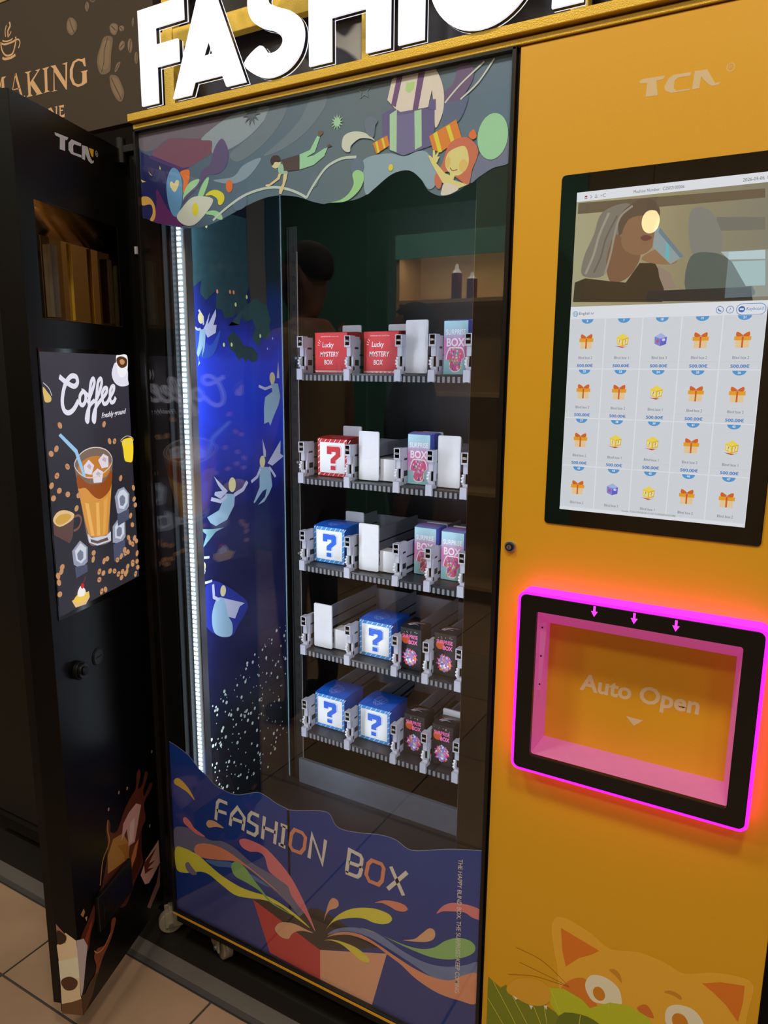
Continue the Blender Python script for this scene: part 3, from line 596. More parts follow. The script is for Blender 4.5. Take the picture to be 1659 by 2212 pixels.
a.poly(TEALD, [(0.0724,1.7434),(0.1186,1.7707),(0.2226,1.7973),(0.2725,1.7973),(0.2739,1.6900),(0.2779,1.6449),(0.2651,1.6162),(0.2812,1.5804),(0.2657,1.5571),(0.2488,1.5671),(0.2293,1.5768),(0.2178,1.5688),(0.1875,1.5632),(0.1804,1.5823),(0.1593,1.5824),(0.1640,1.6247),(0.1293,1.5991),(0.1101,1.6128),(0.1165,1.6405),(0.0887,1.6225),(0.0735,1.6491),(0.0730,1.6819)])
a.poly(TEAL2, [(0.2004,1.5478),(0.2118,1.5575),(0.2396,1.5519),(0.2492,1.5782),(0.2687,1.5610),(0.2867,1.5696),(0.2978,1.5476),(0.2850,1.5243),(0.3023,1.5060),(0.3146,1.5083),(0.3183,1.5258),(0.3400,1.5228),(0.3562,1.5372),(0.3505,1.5563),(0.3573,1.5703),(0.3427,1.6039),(0.3005,1.6192),(0.2644,1.5977)])
a.poly(TEALD, [(0.1936,1.5204),(0.2164,1.5360),(0.2383,1.5223),(0.2519,1.5043),(0.2841,1.5016),(0.3047,1.4869),(0.3010,1.4695),(0.2827,1.4654),(0.2653,1.4746),(0.2590,1.4650),(0.2479,1.4761),(0.2332,1.4693),(0.2198,1.4866),(0.2061,1.4917)])
for i, c_ in enumerate([(0.1377,1.7582),(0.2681,1.6182),(0.2275,1.5975),(0.1826,1.5037),(0.2094,1.5050),(0.3154,1.5295),(0.0845,1.5903),(0.1664,1.6215),(0.2093,1.6246),(0.2217,1.6249),(0.3639,1.5258),(0.3423,1.4996)]):
    a.poly((225, 240, 150) if i < 6 else ((240, 150, 90) if i < 10 else (190, 210, 250)), disc(c_, 0.0035 if i < 10 else 0.0022, 0.0048 if i < 10 else 0.003, 10), up=False)
a.up()
a.cut('forest_foliage', pp)
PB, PW, PH = (150, 186, 214), (188, 194, 226), (214, 210, 160)
a.blob((44, 84, 190), [(0.0939,1.5418),(0.1344,1.5003),(0.1729,1.5374),(0.1491,1.4830),(0.1101,1.4733),(0.0793,1.4984)])
# pale winged dancers, drawn as plain silhouettes
a.poly(PW, [(0.1240,1.5452),(0.1395,1.5740),(0.1316,1.5457),(0.1593,1.5824),(0.1599,1.5685),(0.1497,1.5467),(0.1602,1.5473),(0.1567,1.5295),(0.1302,1.5177),(0.1158,1.5344)])
a.poly(PB, [(0.1058,1.5339),(0.1235,1.5365),(0.1225,1.5173),(0.1188,1.4945),(0.1088,1.4732),(0.1140,1.4996),(0.1057,1.4854),(0.0962,1.4712),(0.1031,1.4609),(0.0952,1.4538),(0.0997,1.4678),(0.0935,1.4816),(0.1021,1.5113)])
a.stroke(PW, [(0.1084,1.5357),(0.0996,1.5336),(0.0817,1.5411)], 0.005); a.stroke(PW, [(0.1177,1.5449),(0.1173,1.5621),(0.1044,1.5766)], 0.005)
a.poly(PH, disc([(0.1097,1.5590)][0], 0.0085, 0.012))
a.cut('dancer_print', pp)
a.poly(PW, [(0.3771,1.4270),(0.3850,1.4712),(0.3886,1.4269)]); a.poly(PB, [(0.3523,1.4151),(0.3816,1.4128),(0.3906,1.3801),(0.3833,1.3599),(0.3592,1.3262),(0.3472,1.3064),(0.3411,1.3169),(0.3228,1.3129),(0.3232,1.3539),(0.3288,1.3796),(0.3581,1.3930)])
a.stroke(PW, [(0.3585,1.4070),(0.3296,1.4004),(0.3049,1.4077)], 0.007); a.poly(PH, disc([(0.3591,1.4270)][0], 0.011, 0.015))
a.cut('dancer_print', pp)
a.poly(PW, [(0.3173,1.2293),(0.3142,1.2762),(0.3274,1.2426),(0.3269,1.2284)]); a.poly(PW, [(0.3328,1.2113),(0.3890,1.2665),(0.3863,1.2311),(0.4014,1.2234),(0.3521,1.2031)])
a.poly(PB, [(0.3007,1.2065),(0.3422,1.2000),(0.3504,1.1510),(0.3367,1.1319),(0.3166,1.1138),(0.2909,1.1084),(0.3202,1.1258),(0.3273,1.1457),(0.3111,1.1416),(0.2770,1.1146),(0.2741,1.1182),(0.2988,1.1536)])
a.stroke(PW, [(0.3036,1.2001),(0.2904,1.1812),(0.2669,1.1710)], 0.008); a.stroke(PW, [(0.3389,1.2004),(0.3548,1.1840),(0.3644,1.1724)], 0.007)
a.poly(PH, disc([(0.3122,1.2176)][0], 0.011, 0.015))
a.cut('dancer_print', pp)
a.poly(PW, [(0.1797,1.1596),(0.1336,1.2009),(0.1473,1.1774),(0.1603,1.1623),(0.1358,1.1637),(0.1328,1.1565),(0.1539,1.1439)]); a.poly(PB, [(0.1711,1.1550),(0.2049,1.1483),(0.2009,1.1213),(0.1737,1.0902),(0.1344,1.0815),(0.1161,1.0924),(0.1062,1.1075),(0.1472,1.1180)])
a.poly((120, 170, 180), [(0.1241,1.0759),(0.1622,1.0735),(0.1331,1.0675),(0.0914,1.0390),(0.0883,1.0385),(0.1020,1.0667),(0.0817,1.0837)])
a.stroke(PW, [(0.2020,1.1467),(0.2346,1.1561),(0.2518,1.1739)], 0.010); a.stroke(PW, [(0.1764,1.1484),(0.1536,1.1382),(0.1216,1.1487)], 0.009)
a.poly(PH, disc([(0.1960,1.1730)][0], 0.013, 0.018))
a.cut('dancer_print', pp)
a.blob((32, 46, 150), [(0.0857,0.9318),(0.1240,0.9493),(0.2145,0.8883),(0.2413,0.8516),(0.2044,0.8158),(0.1758,0.7931),(0.1174,0.8165),(0.0791,0.8654)])
a.poly(PW, [(0.1474,0.9003),(0.2293,0.8643),(0.2098,0.8605),(0.1914,0.8343),(0.1648,0.8470)]); a.blob(PB, [(0.1281,0.9021),(0.1538,0.8951),(0.1650,0.8517),(0.1806,0.8230),(0.1760,0.7955),(0.1427,0.8013),(0.1146,0.8244),(0.1104,0.8677)])
a.stroke(PW, [(0.1375,0.8972),(0.1189,0.9092),(0.1173,0.9418)], 0.008); a.poly(PH, disc([(0.1515,0.9168)][0], 0.010, 0.014))
a.cut('dancer_print', pp)
a.poly(PW, [(0.0771,0.9877),(0.0946,0.9836),(0.0871,0.9585),(0.0835,0.9481),(0.0776,0.9519)]); a.stroke(PW, [(0.0807,0.9533),(0.0960,0.9517),(0.1147,0.9516)], 0.006); a.stroke(PW, [(0.0782,1.0075),(0.0900,1.0137),(0.1083,1.0108)], 0.006)
a.poly(PH, disc([(0.0874,0.9931)][0], 0.008, 0.011))
a.cut('dancer_print', pp)
random.seed(11)
for i in range(210):
    y = random.uniform(0.085, 0.398); z = 0.36 + (0.42 * random.random() ** 0.8) * (0.55 + 0.45 * (y / 0.4)); r_ = random.choice((0.0012, 0.0015, 0.0018, 0.0026, 0.0034))
    a.poly((190, 205, 200), disc((y, z), r_ * 1.25, r_ * 1.4, 8), up=False)
a.cut('star_specks', pp, kind='stuff')
# rack upright, back plate and floor ledge
ru = MB(); ru.box((0.064, 0.418, 0.16), (0.066, 0.470, 1.80), M_BLKM).box((0.060, 0.418, 0.16), (0.092, 0.420, 1.80), M_BLKM).box((0.0905, 0.4172, 0.16), (0.0925, 0.4185, 1.74), mat('pale_steel_edge', (150, 140, 130), 0.4, 0.6))  # the post carries a pale strip along its front edge
for i in range(44): ru.box((0.0735, 0.4170, 0.20 + i * 0.0358), (0.0825, 0.4182, 0.214 + i * 0.0358), mat('post_slot_black', (1, 1, 1), 0.9))
ru.build('rack_upright', vm)
MB().box((0.10, 0.385, 0.30), (0.745, 0.395, 0.372), mat('brushed_dark_steel', (104, 110, 122), 0.34, 0.6, var=0.15, scale=40)).box((0.05, 0.10, 0.285), (0.79, 0.395, 0.300), mat('dark_lift_floor', (16, 18, 24), 0.35, 0.4)).build('lift_ledge', vm)
for i, c_ in enumerate(((0.0905, 1.478), (0.0915, 1.208), (0.0915, 0.96), (0.091, 0.72), (0.09, 0.47))):
    MB().cyl((c_[0] - 0.004, 0.4168, c_[1]), (0, -1, 0), 0.0035, 0.003, M_ALU, 12).build('rack_screw', vm)

# ---------------------------------------------------------------- trays, dividers, pushers
ROWZ = [1.4240, 1.1567, 0.9195, 0.6799, 0.4358]
XD = [0.1010, 0.2435, 0.3860, 0.4745, 0.5635, 0.6520]
SY = 0.400
M_SLOT = mat('rail_slot_shadow_plastic', (18, 18, 20), 0.7)
M_TAGB = mat('black_number_tag', (22, 22, 24), 0.5)
M_LABEL = mat('clear_label_window', (170, 172, 176), 0.15, 0, 1, 0.03, 50, 0, 0.8)
def local(y0, z0, x0):
    return None
dv = MB()
dv.box((0.0, 0.0, 0.080), (0.0178, 0.022, 0.108), M_RAIL)             # tag head
dv.box((0.0035, 0.014, 0.016), (0.0125, 0.052, 0.106), M_RAIL)        # body
dv.box((0.0035, 0.006, 0.058), (0.0150, 0.020, 0.080), M_RAIL)        # neck
dv.box((0.0065, 0.014, 0.016), (0.0178, 0.021, 0.080), M_RAIL)
dv.box((0.0005, -0.004, 0.0), (0.0172, 0.012, 0.027), M_RAIL)         # foot
dv.box((0.0040, 0.004, 0.024), (0.0178, 0.020, 0.034), M_RAIL)
dv.box((0.0050, 0.052, 0.018), (0.0085, 0.395, 0.098), M_RAIL)        # rail
dv.box((0.0040, 0.052, 0.090), (0.0095, 0.395, 0.100), M_RAIL)
dv.box((0.0084, 0.052, 0.060), (0.0088, 0.395, 0.064), M_SLOT)
dv.box((0.0084, 0.052, 0.028), (0.0088, 0.395, 0.036), M_SLOT)
dv.box((0.0124, 0.024, 0.076), (0.0128, 0.046, 0.081), M_SLOT)
dv.box((0.0124, 0.030, 0.036), (0.0128, 0.048, 0.050), M_SLOT)
div0 = dv.build('divider', None, 0.0008, seg=1)
gm = MB(); gm.cyl((0.0015, 0.013, 0.044), (1, 0, 0), 0.010, 0.0050, M_WHITEP, 18)
for i in range(9):
    t = 2 * PI * i / 9
    gm.cyl((0.001, 0.013 + 0.0115 * math.cos(t), 0.044 + 0.0115 * math.sin(t)), (1, 0, 0), 0.0025, 0.006, M_WHITEP, 6)
gear0 = gm.build('gear', None)
M_TOOTH = mat('mid_grey_tooth_plastic', (112, 112, 120), 0.5)
trays = []
for r, zr in enumerate(ROWZ):
    tr = MB()
    tr.box((0.0985, SY + 0.006, zr + 0.010), (0.690, 0.80, zr + 0.0155), M_TRAY).box((0.0985, SY + 0.002, zr + 0.0125), (0.690, SY + 0.012, zr + 0.0165), M_TRAY)
    tr.box((0.0985, SY + 0.004, zr - 0.002), (0.690, SY + 0.006, zr + 0.0125), M_SLOT)
    tr.box((0.0985, 0.796, zr + 0.0155), (0.690, 0.80, zr + 0.088), M_RAIL)
    t = tr.build('shelf_tray', vm); t['label'] = ['topmost', 'second', 'third', 'fourth', 'lowest'][r] + ' grey product tray with a slotted front edge'
    trays.append(t)
    lip = MB()
    for i in range(46):
        x = 0.1005 + i * 0.0128
        lip.box((x, SY + 0.0015, zr - 0.002), (x + 0.0062, SY + 0.0041, zr + 0.0118), M_TOOTH)
    o = lip.build('slotted_lip', t); o['kind'] = 'stuff'
    for c, xd in enumerate(XD):
        for src in (div0, gear0):
            if r == 0 and c == 0: o = src; o.parent = t
            else:
                o = src.copy(); COL.objects.link(o); o.parent = t
            o.location = (xd, SY, zr)
        if c < 5:
            tg = Art(FR(SY), 'tag', 0.0, 0.0001)
            tg.poly(M_TAGB, rect(xd + 0.0030, zr + 0.0845, xd + 0.0150, zr + 0.1060)); tg.off = 0.0003
            tg.ctext((215, 215, 215), '%03d' % (r * 20 + c + 1), xd + 0.0090, zr + 0.0950, 0.0050, 0.0092)
            tg.off = 0.0003
            tg.poly(M_LABEL, rect(xd + 0.0015, zr + 0.0810, xd + 0.0160, zr + 0.0838))
            tg.build('number_tag', t)
PUSH = [(0, 2, 0.3985, .43, 1), (1, 1, 0.2680, .43, 1), (1, 3, 0.4900, .43, 1), (2, 1, 0.2690, .43, 1), (3, 0, 0.1245, .43, 1),
        (0, 0, 0.140, .552, 0), (0, 1, 0.282, .552, 0), (1, 0, 0.142, .552, 0), (2, 0, 0.150, .552, 0), (2, 2, 0.4100, .541, 0), (2, 3, 0.489, .531, 0), (4, 3, 0.493, .492, 0), (0, 3, 0.5, .512, 0), (1, 2, .405, .512, 0)]
for r, c, x, y, front in PUSH:
    zb = ROWZ[r] + 0.0185
    p = MB(); w = 0.0585
    p.prism(rrect(x, zb, x + w, zb + 0.1235, 0.004), FR(y), -0.0045, 0.0, M_WHITEP)
    p.box((x + 0.006, y + 0.0045, zb), (x + w - 0.004, y + 0.05, zb + 0.014), M_WHITEP)
    if front and c < 2: p.box((x + w - 0.002, y + 0.012, zb), (x + w + 0.042, y + 0.05, zb + 0.055), M_WHITEP)
    o = p.build('pusher_plate', trays[r], 0.0008, seg=1)
    if front:
        e = Art(FR(y), 'emboss', 0.0003, 0)
        EM = mat('embossed_white_plastic', (205, 206, 212), 0.35)
        for wd, dx, dz, ww in (('SOLD', 0, 0.078, 0.036), ('OUT', -0.002, 0.058, 0.028)):
            e.ctext(EM, wd, x + w / 2 + dx, zb + dz, 0.013, ww, it=0.12); e.cut('embossed_word', trays[r])

# ---------------------------------------------------------------- product boxes
QM = [(.25, .88), (.74, .88), (.80, .82), (.80, .58), (.60, .42), (.60, .32), (.40, .32), (.40, .46), (.60, .62), (.60, .70), (.44, .70), (.44, .62), (.25, .62)]
QD = [(.40, .24), (.60, .24), (.60, .10), (.40, .10)]
def carton(name, label, group, x, row, w, h, d, side, lid, dome=0.004, y=0.447):
    """card box with a slightly arched tuck lid; origin at the middle of its base"""
    z = ROWZ[row] + 0.0168
    prof = [(0, 0), (d, 0)] + [(d * (1 - i / 8), h + dome * math.sin(PI * i / 8)) for i in range(9)]
    b = MB()
    fr = lambda a_, b_, dd=0.0: (-w / 2 + dd, -d / 2 + a_, b_)
    b.prism([(0, 0), (d, 0), (d, h), (0, h)], fr, 0, w, side)
    o = b.build(name, None, 0.0006, loc=(x + w / 2, y + d / 2, z), seg=1)
    props(o, label, 'box', group)
    l = MB()
    for i in range(10):
        y0, y1 = d * i / 10, d * (i + 1) / 10
        z0, z1 = h + dome * math.sin(PI * i / 10) + 0.0003, h + dome * math.sin(PI * (i + 1) / 10) + 0.0003
        l.face([fr(y0 - (0.0008 if i == 0 else 0), z0, 0), fr(y0 - (0.0008 if i == 0 else 0), z0, w), fr(y1, z1, w), fr(y1, z1, 0)], lid)
    for dd in (0, w):
        l.face([fr(d * i / 10, h + dome * math.sin(PI * i / 10) + 0.0003, dd) for i in range(11)], lid)
    l.build('lid', o)
    front = lambda a_, b_, dd=0.0: (-w / 2 + a_, -d / 2 - dd, b_)
    def top(a_, b_, dd=0.0):
        return (-w / 2 + a_, -d / 2 + b_, h + dome * math.sin(PI * max(0, min(1, b_ / d))) + 0.0007 + dd)
    return o, front, top
def qbox(label, x, row, main, light, w=0.0985, h=0.0985):
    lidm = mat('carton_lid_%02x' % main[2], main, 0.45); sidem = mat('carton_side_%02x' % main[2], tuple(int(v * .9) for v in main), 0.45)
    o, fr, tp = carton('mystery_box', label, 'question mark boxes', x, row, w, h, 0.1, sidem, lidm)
    a = Art(fr, 'carton', 0.0002, 0.00006)
    a.poly(light, rect(0.0003, 0.0003, w - 0.0003, h - 0.0003))
    wh = (232, 234, 238)
    for i in range(7):
        u = 0.006 + i * 0.0150
        a.poly(wh, [(u, h - 0.009), (u + 0.0018, h - 0.009), (u + 0.0078, h - 0.001), (u + 0.0060, h - 0.001)], up=False)
        a.poly(wh, [(u - 0.004, 0.001), (u - 0.0022, 0.001), (u + 0.0038, 0.008), (u + 0.002, 0.008)], up=False)
        a.poly(wh, [(0.0008, u - 0.004), (0.0008, u - 0.002), (0.0068, u + 0.003), (0.0068, u + 0.001)], up=False)
        a.poly(wh, [(w - 0.0065, u - 0.004), (w - 0.0065, u - 0.002), (w - 0.0008, u + 0.003), (w - 0.0008, u + 0.001)], up=False)
    a.up()
    a.poly(wh, rect(0.0075, 0.0090, w - 0.0075, h - 0.0095))
    k = lambda P, dx, dz: [(0.010 + dx + p[0] * 0.078, 0.0085 + dz + p[1] * 0.080) for p in P]
    for P in (QM, QD):
        a.stroke(main, k(P, 0.0025, 0.0018), 0.0007, closed=True)
    for P in (QM, QD): a.poly(wh, k(P, 0.0013, 0.0009), up=False)
    a.up()
    for P in (QM, QD): a.poly(main, k(P, 0, 0), up=False)
    a.build('front_print', o)
    a = Art(tp, 'carton', 0.0, 0.00005)
    lc = (190, 200, 255)
    for q in ([(.3, .35), (.62, .25), (.70, .45), (.38, .6), (.3, .35)], [(.28, .52), (.36, .68), (.66, .52)], [(.45, .30), (.50, .50)], [(.55, .27), (.6, .47)]):
        a.stroke(lc, [(p[0] * w, p[1] * 0.1) for p in q], 0.0008, up=False)
    for c_ in ((.40, .20), (.48, .17), (.56, .22), (.36, .25)):
        a.stroke(lc, disc((c_[0] * w, c_[1] * 0.1), 0.0035, n=10), 0.0007, closed=True, up=False)
    for c_ in ((.75, .55), (.8, .3), (.83, .7), (.68, .72)): a.poly(lc, disc((c_[0] * w, c_[1] * 0.1), 0.0008, n=6), up=False)
    a.build('lid_print', o)
BLUE, LBLUE, RED, LRED = (26, 96, 214), (58, 140, 210), (196, 30, 40), (190, 40, 46)
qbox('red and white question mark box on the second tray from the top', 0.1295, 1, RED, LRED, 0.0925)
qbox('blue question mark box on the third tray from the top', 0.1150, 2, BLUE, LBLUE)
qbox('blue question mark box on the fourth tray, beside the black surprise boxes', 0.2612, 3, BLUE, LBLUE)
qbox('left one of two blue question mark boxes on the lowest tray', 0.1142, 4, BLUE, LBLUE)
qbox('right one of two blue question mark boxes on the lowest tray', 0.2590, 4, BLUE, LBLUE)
def lucky(label, x):
    w, h = 0.0985, 0.1015; red = mat('lucky_carton_red', (206, 34, 44), 0.4)
    o, fr, tp = carton('lucky_box', label, 'lucky mystery boxes', x, 0, w, h, 0.1, red, mat('lucky_carton_lid', (214, 44, 50), 0.4), 0.003)
    a = Art(fr, 'carton', 0.0002, 0.00006); wh = (240, 238, 238)
    a.poly((214, 40, 50), rect(0.0003, 0.0003, w - 0.0003, h - 0.0003))
    a.poly(wh, rect(0.0005, 0.002, w - 0.0005, 0.0065))
    for i in range(26): a.poly((196, 28, 36), [(0.001 + i * 0.0037, 0.002), (0.0028 + i * 0.0037, 0.002), (0.0042 + i * 0.0037, 0.0065), (0.0024 + i * 0.0037, 0.0065)], up=False)
    a.up()
    a.ctext(wh, 'Lucky', 0.040, 0.0690, 0.0165, 0.034, 0.012, it=0.1)
    a.ctext(wh, 'MYSTERY', 0.044, 0.0475, 0.0125, 0.056, 0.010, it=0.15)
    a.ctext(wh, 'BOX', 0.042, 0.0275, 0.0125, 0.026, 0.014, it=0.05)
    a.ctext(wh, 'SURPRISE BOX ART COLLECTION', 0.046, 0.0915, 0.0026, 0.054)
    for q in ([(.010, .078), (.016, .074)], [(.013, .084), (.018, .078)], [(.009, .071), (.015, .070)]): a.stroke(wh, q, 0.0012)
    a.build('front_print', o)
lucky('red lucky mystery box on the top tray, the left of the two', 0.1235)
lucky('red lucky mystery box on the top tray, the right of the two', 0.2712)
def surprise(label, x, row, y=0.447):
    w, h = 0.0610, 0.1225
    o, fr, tp = carton('surprise_box', label, 'pink and blue surprise boxes', x, row, w, h, 0.061, mat('surprise_carton_side', (96, 112, 206), 0.4), mat('surprise_carton_lid', (150, 150, 226), 0.4), y=y)
    a = Art(fr, 'carton', 0.0002, 0.00006); wh = (244, 240, 246)
    a.poly(ramp_mat('surprise_carton_front', [(0.0, (150, 205, 212)), (0.22, (158, 206, 214)), (0.36, (214, 140, 190)), (0.62, (216, 130, 190)), (0.78, (170, 196, 214)), (1.0, (166, 212, 222))], 0.0, h, 0.4, 0.03, 30) if 'surprise_carton_front' not in bpy.data.materials else bpy.data.materials['surprise_carton_front'], rect(0.0003, 0.0003, w - 0.0003, h - 0.0003))
    a.ctext(wh, 'SURPRISE', w / 2, 0.0965, 0.0125, 0.050, 0.008)
    a.ctext(wh, 'BOX', w / 2, 0.0735, 0.0195, 0.046, 0.03)
    blob = smooth([(.10, .30), (.22, .50), (.40, .52), (.60, .52), (.80, .50), (.90, .34), (.76, .26), (.74, .12), (.60, .05), (.40, .05), (.26, .12), (.26, .26)], 4)
    pk = lambda P, s_: [((0.5 + (p[0] - .5) * s_) * w, (0.27 + (p[1] - .27) * s_) * h * 0.98) for p in P]
    a.poly(wh, pk(blob, 1.0)); a.poly((220, 96, 150), pk(blob, 0.90))
    random.seed(5 + row)
    for i in range(70):
        px_, pz_ = random.uniform(.26, .74), random.uniform(.08, .48)
        a.poly(random.choice(((236, 220, 228), (196, 186, 60), (90, 170, 150), (226, 60, 130), (240, 170, 200), (120, 90, 180))), disc((px_ * w, pz_ * h), 0.0018, 0.0026, 6), up=(i % 6 == 0))
    a.build('front_print', o)
    a = Art(tp, 'carton', 0.0, 0.00005)
    a.poly((206, 140, 214), disc((w * .5, 0.028), 0.021, 0.012)); a.build('lid_print', o)
surprise('tall pink and pale blue surprise box on the top tray', 0.4905, 0)
surprise('tall pink and pale blue surprise box on the second tray between sold out plates', 0.3998, 1)
surprise('left one of two pink and blue surprise boxes on the third tray', 0.4070, 2, 0.477)
surprise('right one of two pink and blue surprise boxes on the third tray', 0.4875, 2, 0.467)
def blackbox(label, x, row, y):
    w, h = 0.0590, 0.110; bm_ = mat('black_carton', (30, 29, 32), 0.45)
    o, fr, tp = carton('black_surprise_box', label, 'black surprise boxes', x, row, w, h, 0.058, bm_, mat('black_carton_lid', (36, 34, 38), 0.4), y=y)
    a = Art(fr, 'carton', 0.0002, 0.00006); pk = (232, 110, 176)
    a.poly((26, 25, 28), rect(0.0003, 0.0003, w - 0.0003, h - 0.0003))
    a.poly((196, 86, 40), disc((0.0155, 0.079), 0.0115, 0.0115))
    a.ctext(pk, 'SURPRISE', 0.0275, 0.0880, 0.0105, 0.044, 0.02)
    a.ctext(pk, 'BOX', 0.0365, 0.0735, 0.0115, 0.026, 0.04)
    random.seed(31 + row)
    for i in range(10): a.poly((225, 215, 170), disc((random.uniform(.12, .85) * w, random.uniform(.88, .94) * h), 0.0008, n=6), up=False)
    a.up()
    a.poly((206, 46, 140), star((w * .48, h * .30), 0.024, 0.016, 11))
    a.blob((150, 130, 190), [(w * .28, h * .42), (w * .70, h * .44), (w * .66, h * .22), (w * .48, h * .08), (w * .32, h * .20)])
    for i in range(60):
        t_ = random.uniform(0, 2 * PI); rr = 0.019 * math.sqrt(random.random())
        a.poly(random.choice(((240, 236, 246), (232, 120, 70), (214, 60, 150), (120, 110, 180), (170, 190, 220), (236, 170, 110))), disc((w * .48 + rr * math.cos(t_), h * .30 + 1.2 * rr * math.sin(t_)), random.uniform(0.0014, 0.0032), random.uniform(.002, .0035), 7, random.random()), up=(i % 6 == 0))
    a.build('front_print', o)
    a = Art(tp, 'carton', 0.0, 0.00005)
    a.stroke((214, 130, 60), [(w * .22, .018), (w * .34, .034), (w * .56, .042), (w * .8, .044)], 0.0024, True)
    for q in ([(.2, .016), (.5, .03), (.86, .034)], [(.3, .014), (.5, .022), (.7, .020)], [(.36, .026), (.6, .036), (.92, .040)]):
        a.stroke((206, 206, 244), [(p[0] * w, p[1]) for p in q], 0.0022, True, w2=0.0006)
    a.build('lid_print', o)
blackbox('black and pink surprise box on the fourth tray, next to the blue question mark box', 0.3990, 3, 0.424)
blackbox('black and pink surprise box on the fourth tray, at the right end', 0.4915, 3, 0.433)
blackbox('black and pink surprise box on the lowest tray, next to the blue question mark box', 0.4040, 4, 0.443)
blackbox('black and pink surprise box on the lowest tray, at the right end', 0.4920, 4, 0.430)

# ---------------------------------------------------------------- yellow service panel
panel = MB().ring(rect(0.8168, 0.100, XR, 1.9240), rect(0.8850, 0.8000, 1.2090, 1.0790), FR(0.0), -0.03, 0.0, M_YEL).build('service_panel', vm, 0.0012)
LG = (226, 204, 160)
a = Art(FR(0.0), 'logo', 0.0002, 0.00003)
for q in ([(0.9924,1.8466),(0.9973,1.8490),(1.0271,1.8484),(1.0248,1.8441),(1.0159,1.8437),(1.0190,1.8245),(1.0027,1.8252),(1.0037,1.8426),(0.9945,1.8437)], [(1.0319,1.8442),(1.0382,1.8473),(1.0605,1.8468),(1.0596,1.8424),(1.0440,1.8427),(1.0399,1.8398),(1.0395,1.8305),(1.0436,1.8265),(1.0611,1.8265),(1.0602,1.8246),(1.0367,1.8246),(1.0287,1.8287),(1.0267,1.8344)],
          [(1.0647,1.8473),(1.0804,1.8466),(1.0873,1.8351),(1.0921,1.8276),(1.0983,1.8283),(1.0955,1.8250),(1.0882,1.8248),(1.0815,1.8294),(1.0733,1.8396),(1.0724,1.8247),(1.0632,1.8249)]):
    a.poly(LG, q, up=False)
a.stroke(LG, disc([(1.1092,1.8442)][0], 0.0045, 0.005), 0.0010, closed=True)
q = [(1.1077,1.8427),(1.1110,1.8425),(1.1074,1.8464)]
a.text(LG, 'R', q[0], q[1], q[2])
a.build('panel_logo', panel)
lk = MB().cyl((0.8345, 0.0, 1.160), (0, -1, 0), 0.0098, 0.004, M_ALU, 28).cyl((0.8345, -0.004, 1.160), (0, -1, 0), 0.0068, 0.004, M_BLKM, 24).build('lock', vm, 0.001)
MB().cyl((0.8345, -0.008, 1.160), (0, -1, 0), 0.0042, 0.001, M_ALU, 20).box((0.8340, -0.0095, 1.1575), (0.8350, -0.009, 1.1625), M_BLK).build('lock_core', lk)
# touch screen
ts = MB().prism(rrect(0.8905, 1.2073, 1.2056, 1.7348, 0.006), FR(0.0), -0.002, 0.0022, mat('black_screen_bezel', (7, 7, 8), 0.12)).build('touch_screen', vm, 0.0006)
SX0, SX1, SZ0, SZ1 = 0.9147, 1.1825, 1.2326, 1.7086
a = Art(FR(-0.0022), 'display', 0.0001, 0.00003)
WHT, CELL, GREYL, BLUT = (236, 240, 246), (222, 226, 232), (206, 210, 218), (58, 124, 200)
a.poly(WHT, rect(SX0, SZ0, SX1, 1.5452))
a.poly(WHT, rect(SX0, 1.6955, SX1, SZ1))
TXT = (96, 100, 110)
a.ctext(TXT, 'Machine Number:  C2502100006', 1.030, 1.7013, 0.0042, 0.068)
a.ctext(TXT, '2026-05-06 15:12', 1.157, 1.7013, 0.0042, 0.040)
a.poly((170, 40, 60), rect(0.9265, 1.6985, 0.9300, 1.7030)); a.poly(WHT, rect(0.9270, 1.6995, 0.9295, 1.7008))
for q in ([(0.9345, 1.6985), (0.937, 1.7007), (0.9345, 1.703)], [(0.9415, 1.699), (0.9445, 1.699), (0.943, 1.7035), (0.9415, 1.699)], [(0.949, 1.7007), (0.952, 1.7007)], [(0.957, 1.703), (0.953, 1.7025), (0.953, 1.6995), (0.957, 1.699)]): a.stroke(TXT, q, 0.0005)
# toolbar
a.stroke((70, 150, 190), disc((0.9225, 1.5345), 0.0036), 0.0007, closed=True); a.stroke((70, 150, 190), disc((0.9225, 1.5345), 0.0016, 0.0036), 0.0005, closed=True); a.stroke((70, 150, 190), [(0.919, 1.5345), (0.926, 1.5345)], 0.0005)
a.ctext((70, 74, 84), 'English', 0.9365, 1.5345, 0.0050, 0.0165)
a.stroke((70, 74, 84), [(0.9460, 1.5360), (0.9482, 1.5335), (0.9505, 1.5360)], 0.0006)
for cx_, ch_ in ((1.1235, ''), (1.1365, '?')):
    a.stroke(BLUT, disc((cx_, 1.5342), 0.0046), 0.0007, closed=True)
    if ch_: a.ctext(BLUT, ch_, cx_, 1.5342, 0.0052)
a.stroke(BLUT, [(1.1215, 1.5360), (1.1225, 1.5335), (1.1255, 1.5322)], 0.0016)
a.stroke(BLUT, rrect(1.1445, 1.5268, 1.1805, 1.5414, 0.0070), 0.0007, closed=True)
a.poly((50, 110, 190), disc((1.1510, 1.5342), 0.0042)); a.poly(WHT, rect(1.1486, 1.5330, 1.1534, 1.5354))
a.ctext(BLUT, 'Keyboard', 1.1670, 1.5340, 0.0056, 0.0205, it=0.1)
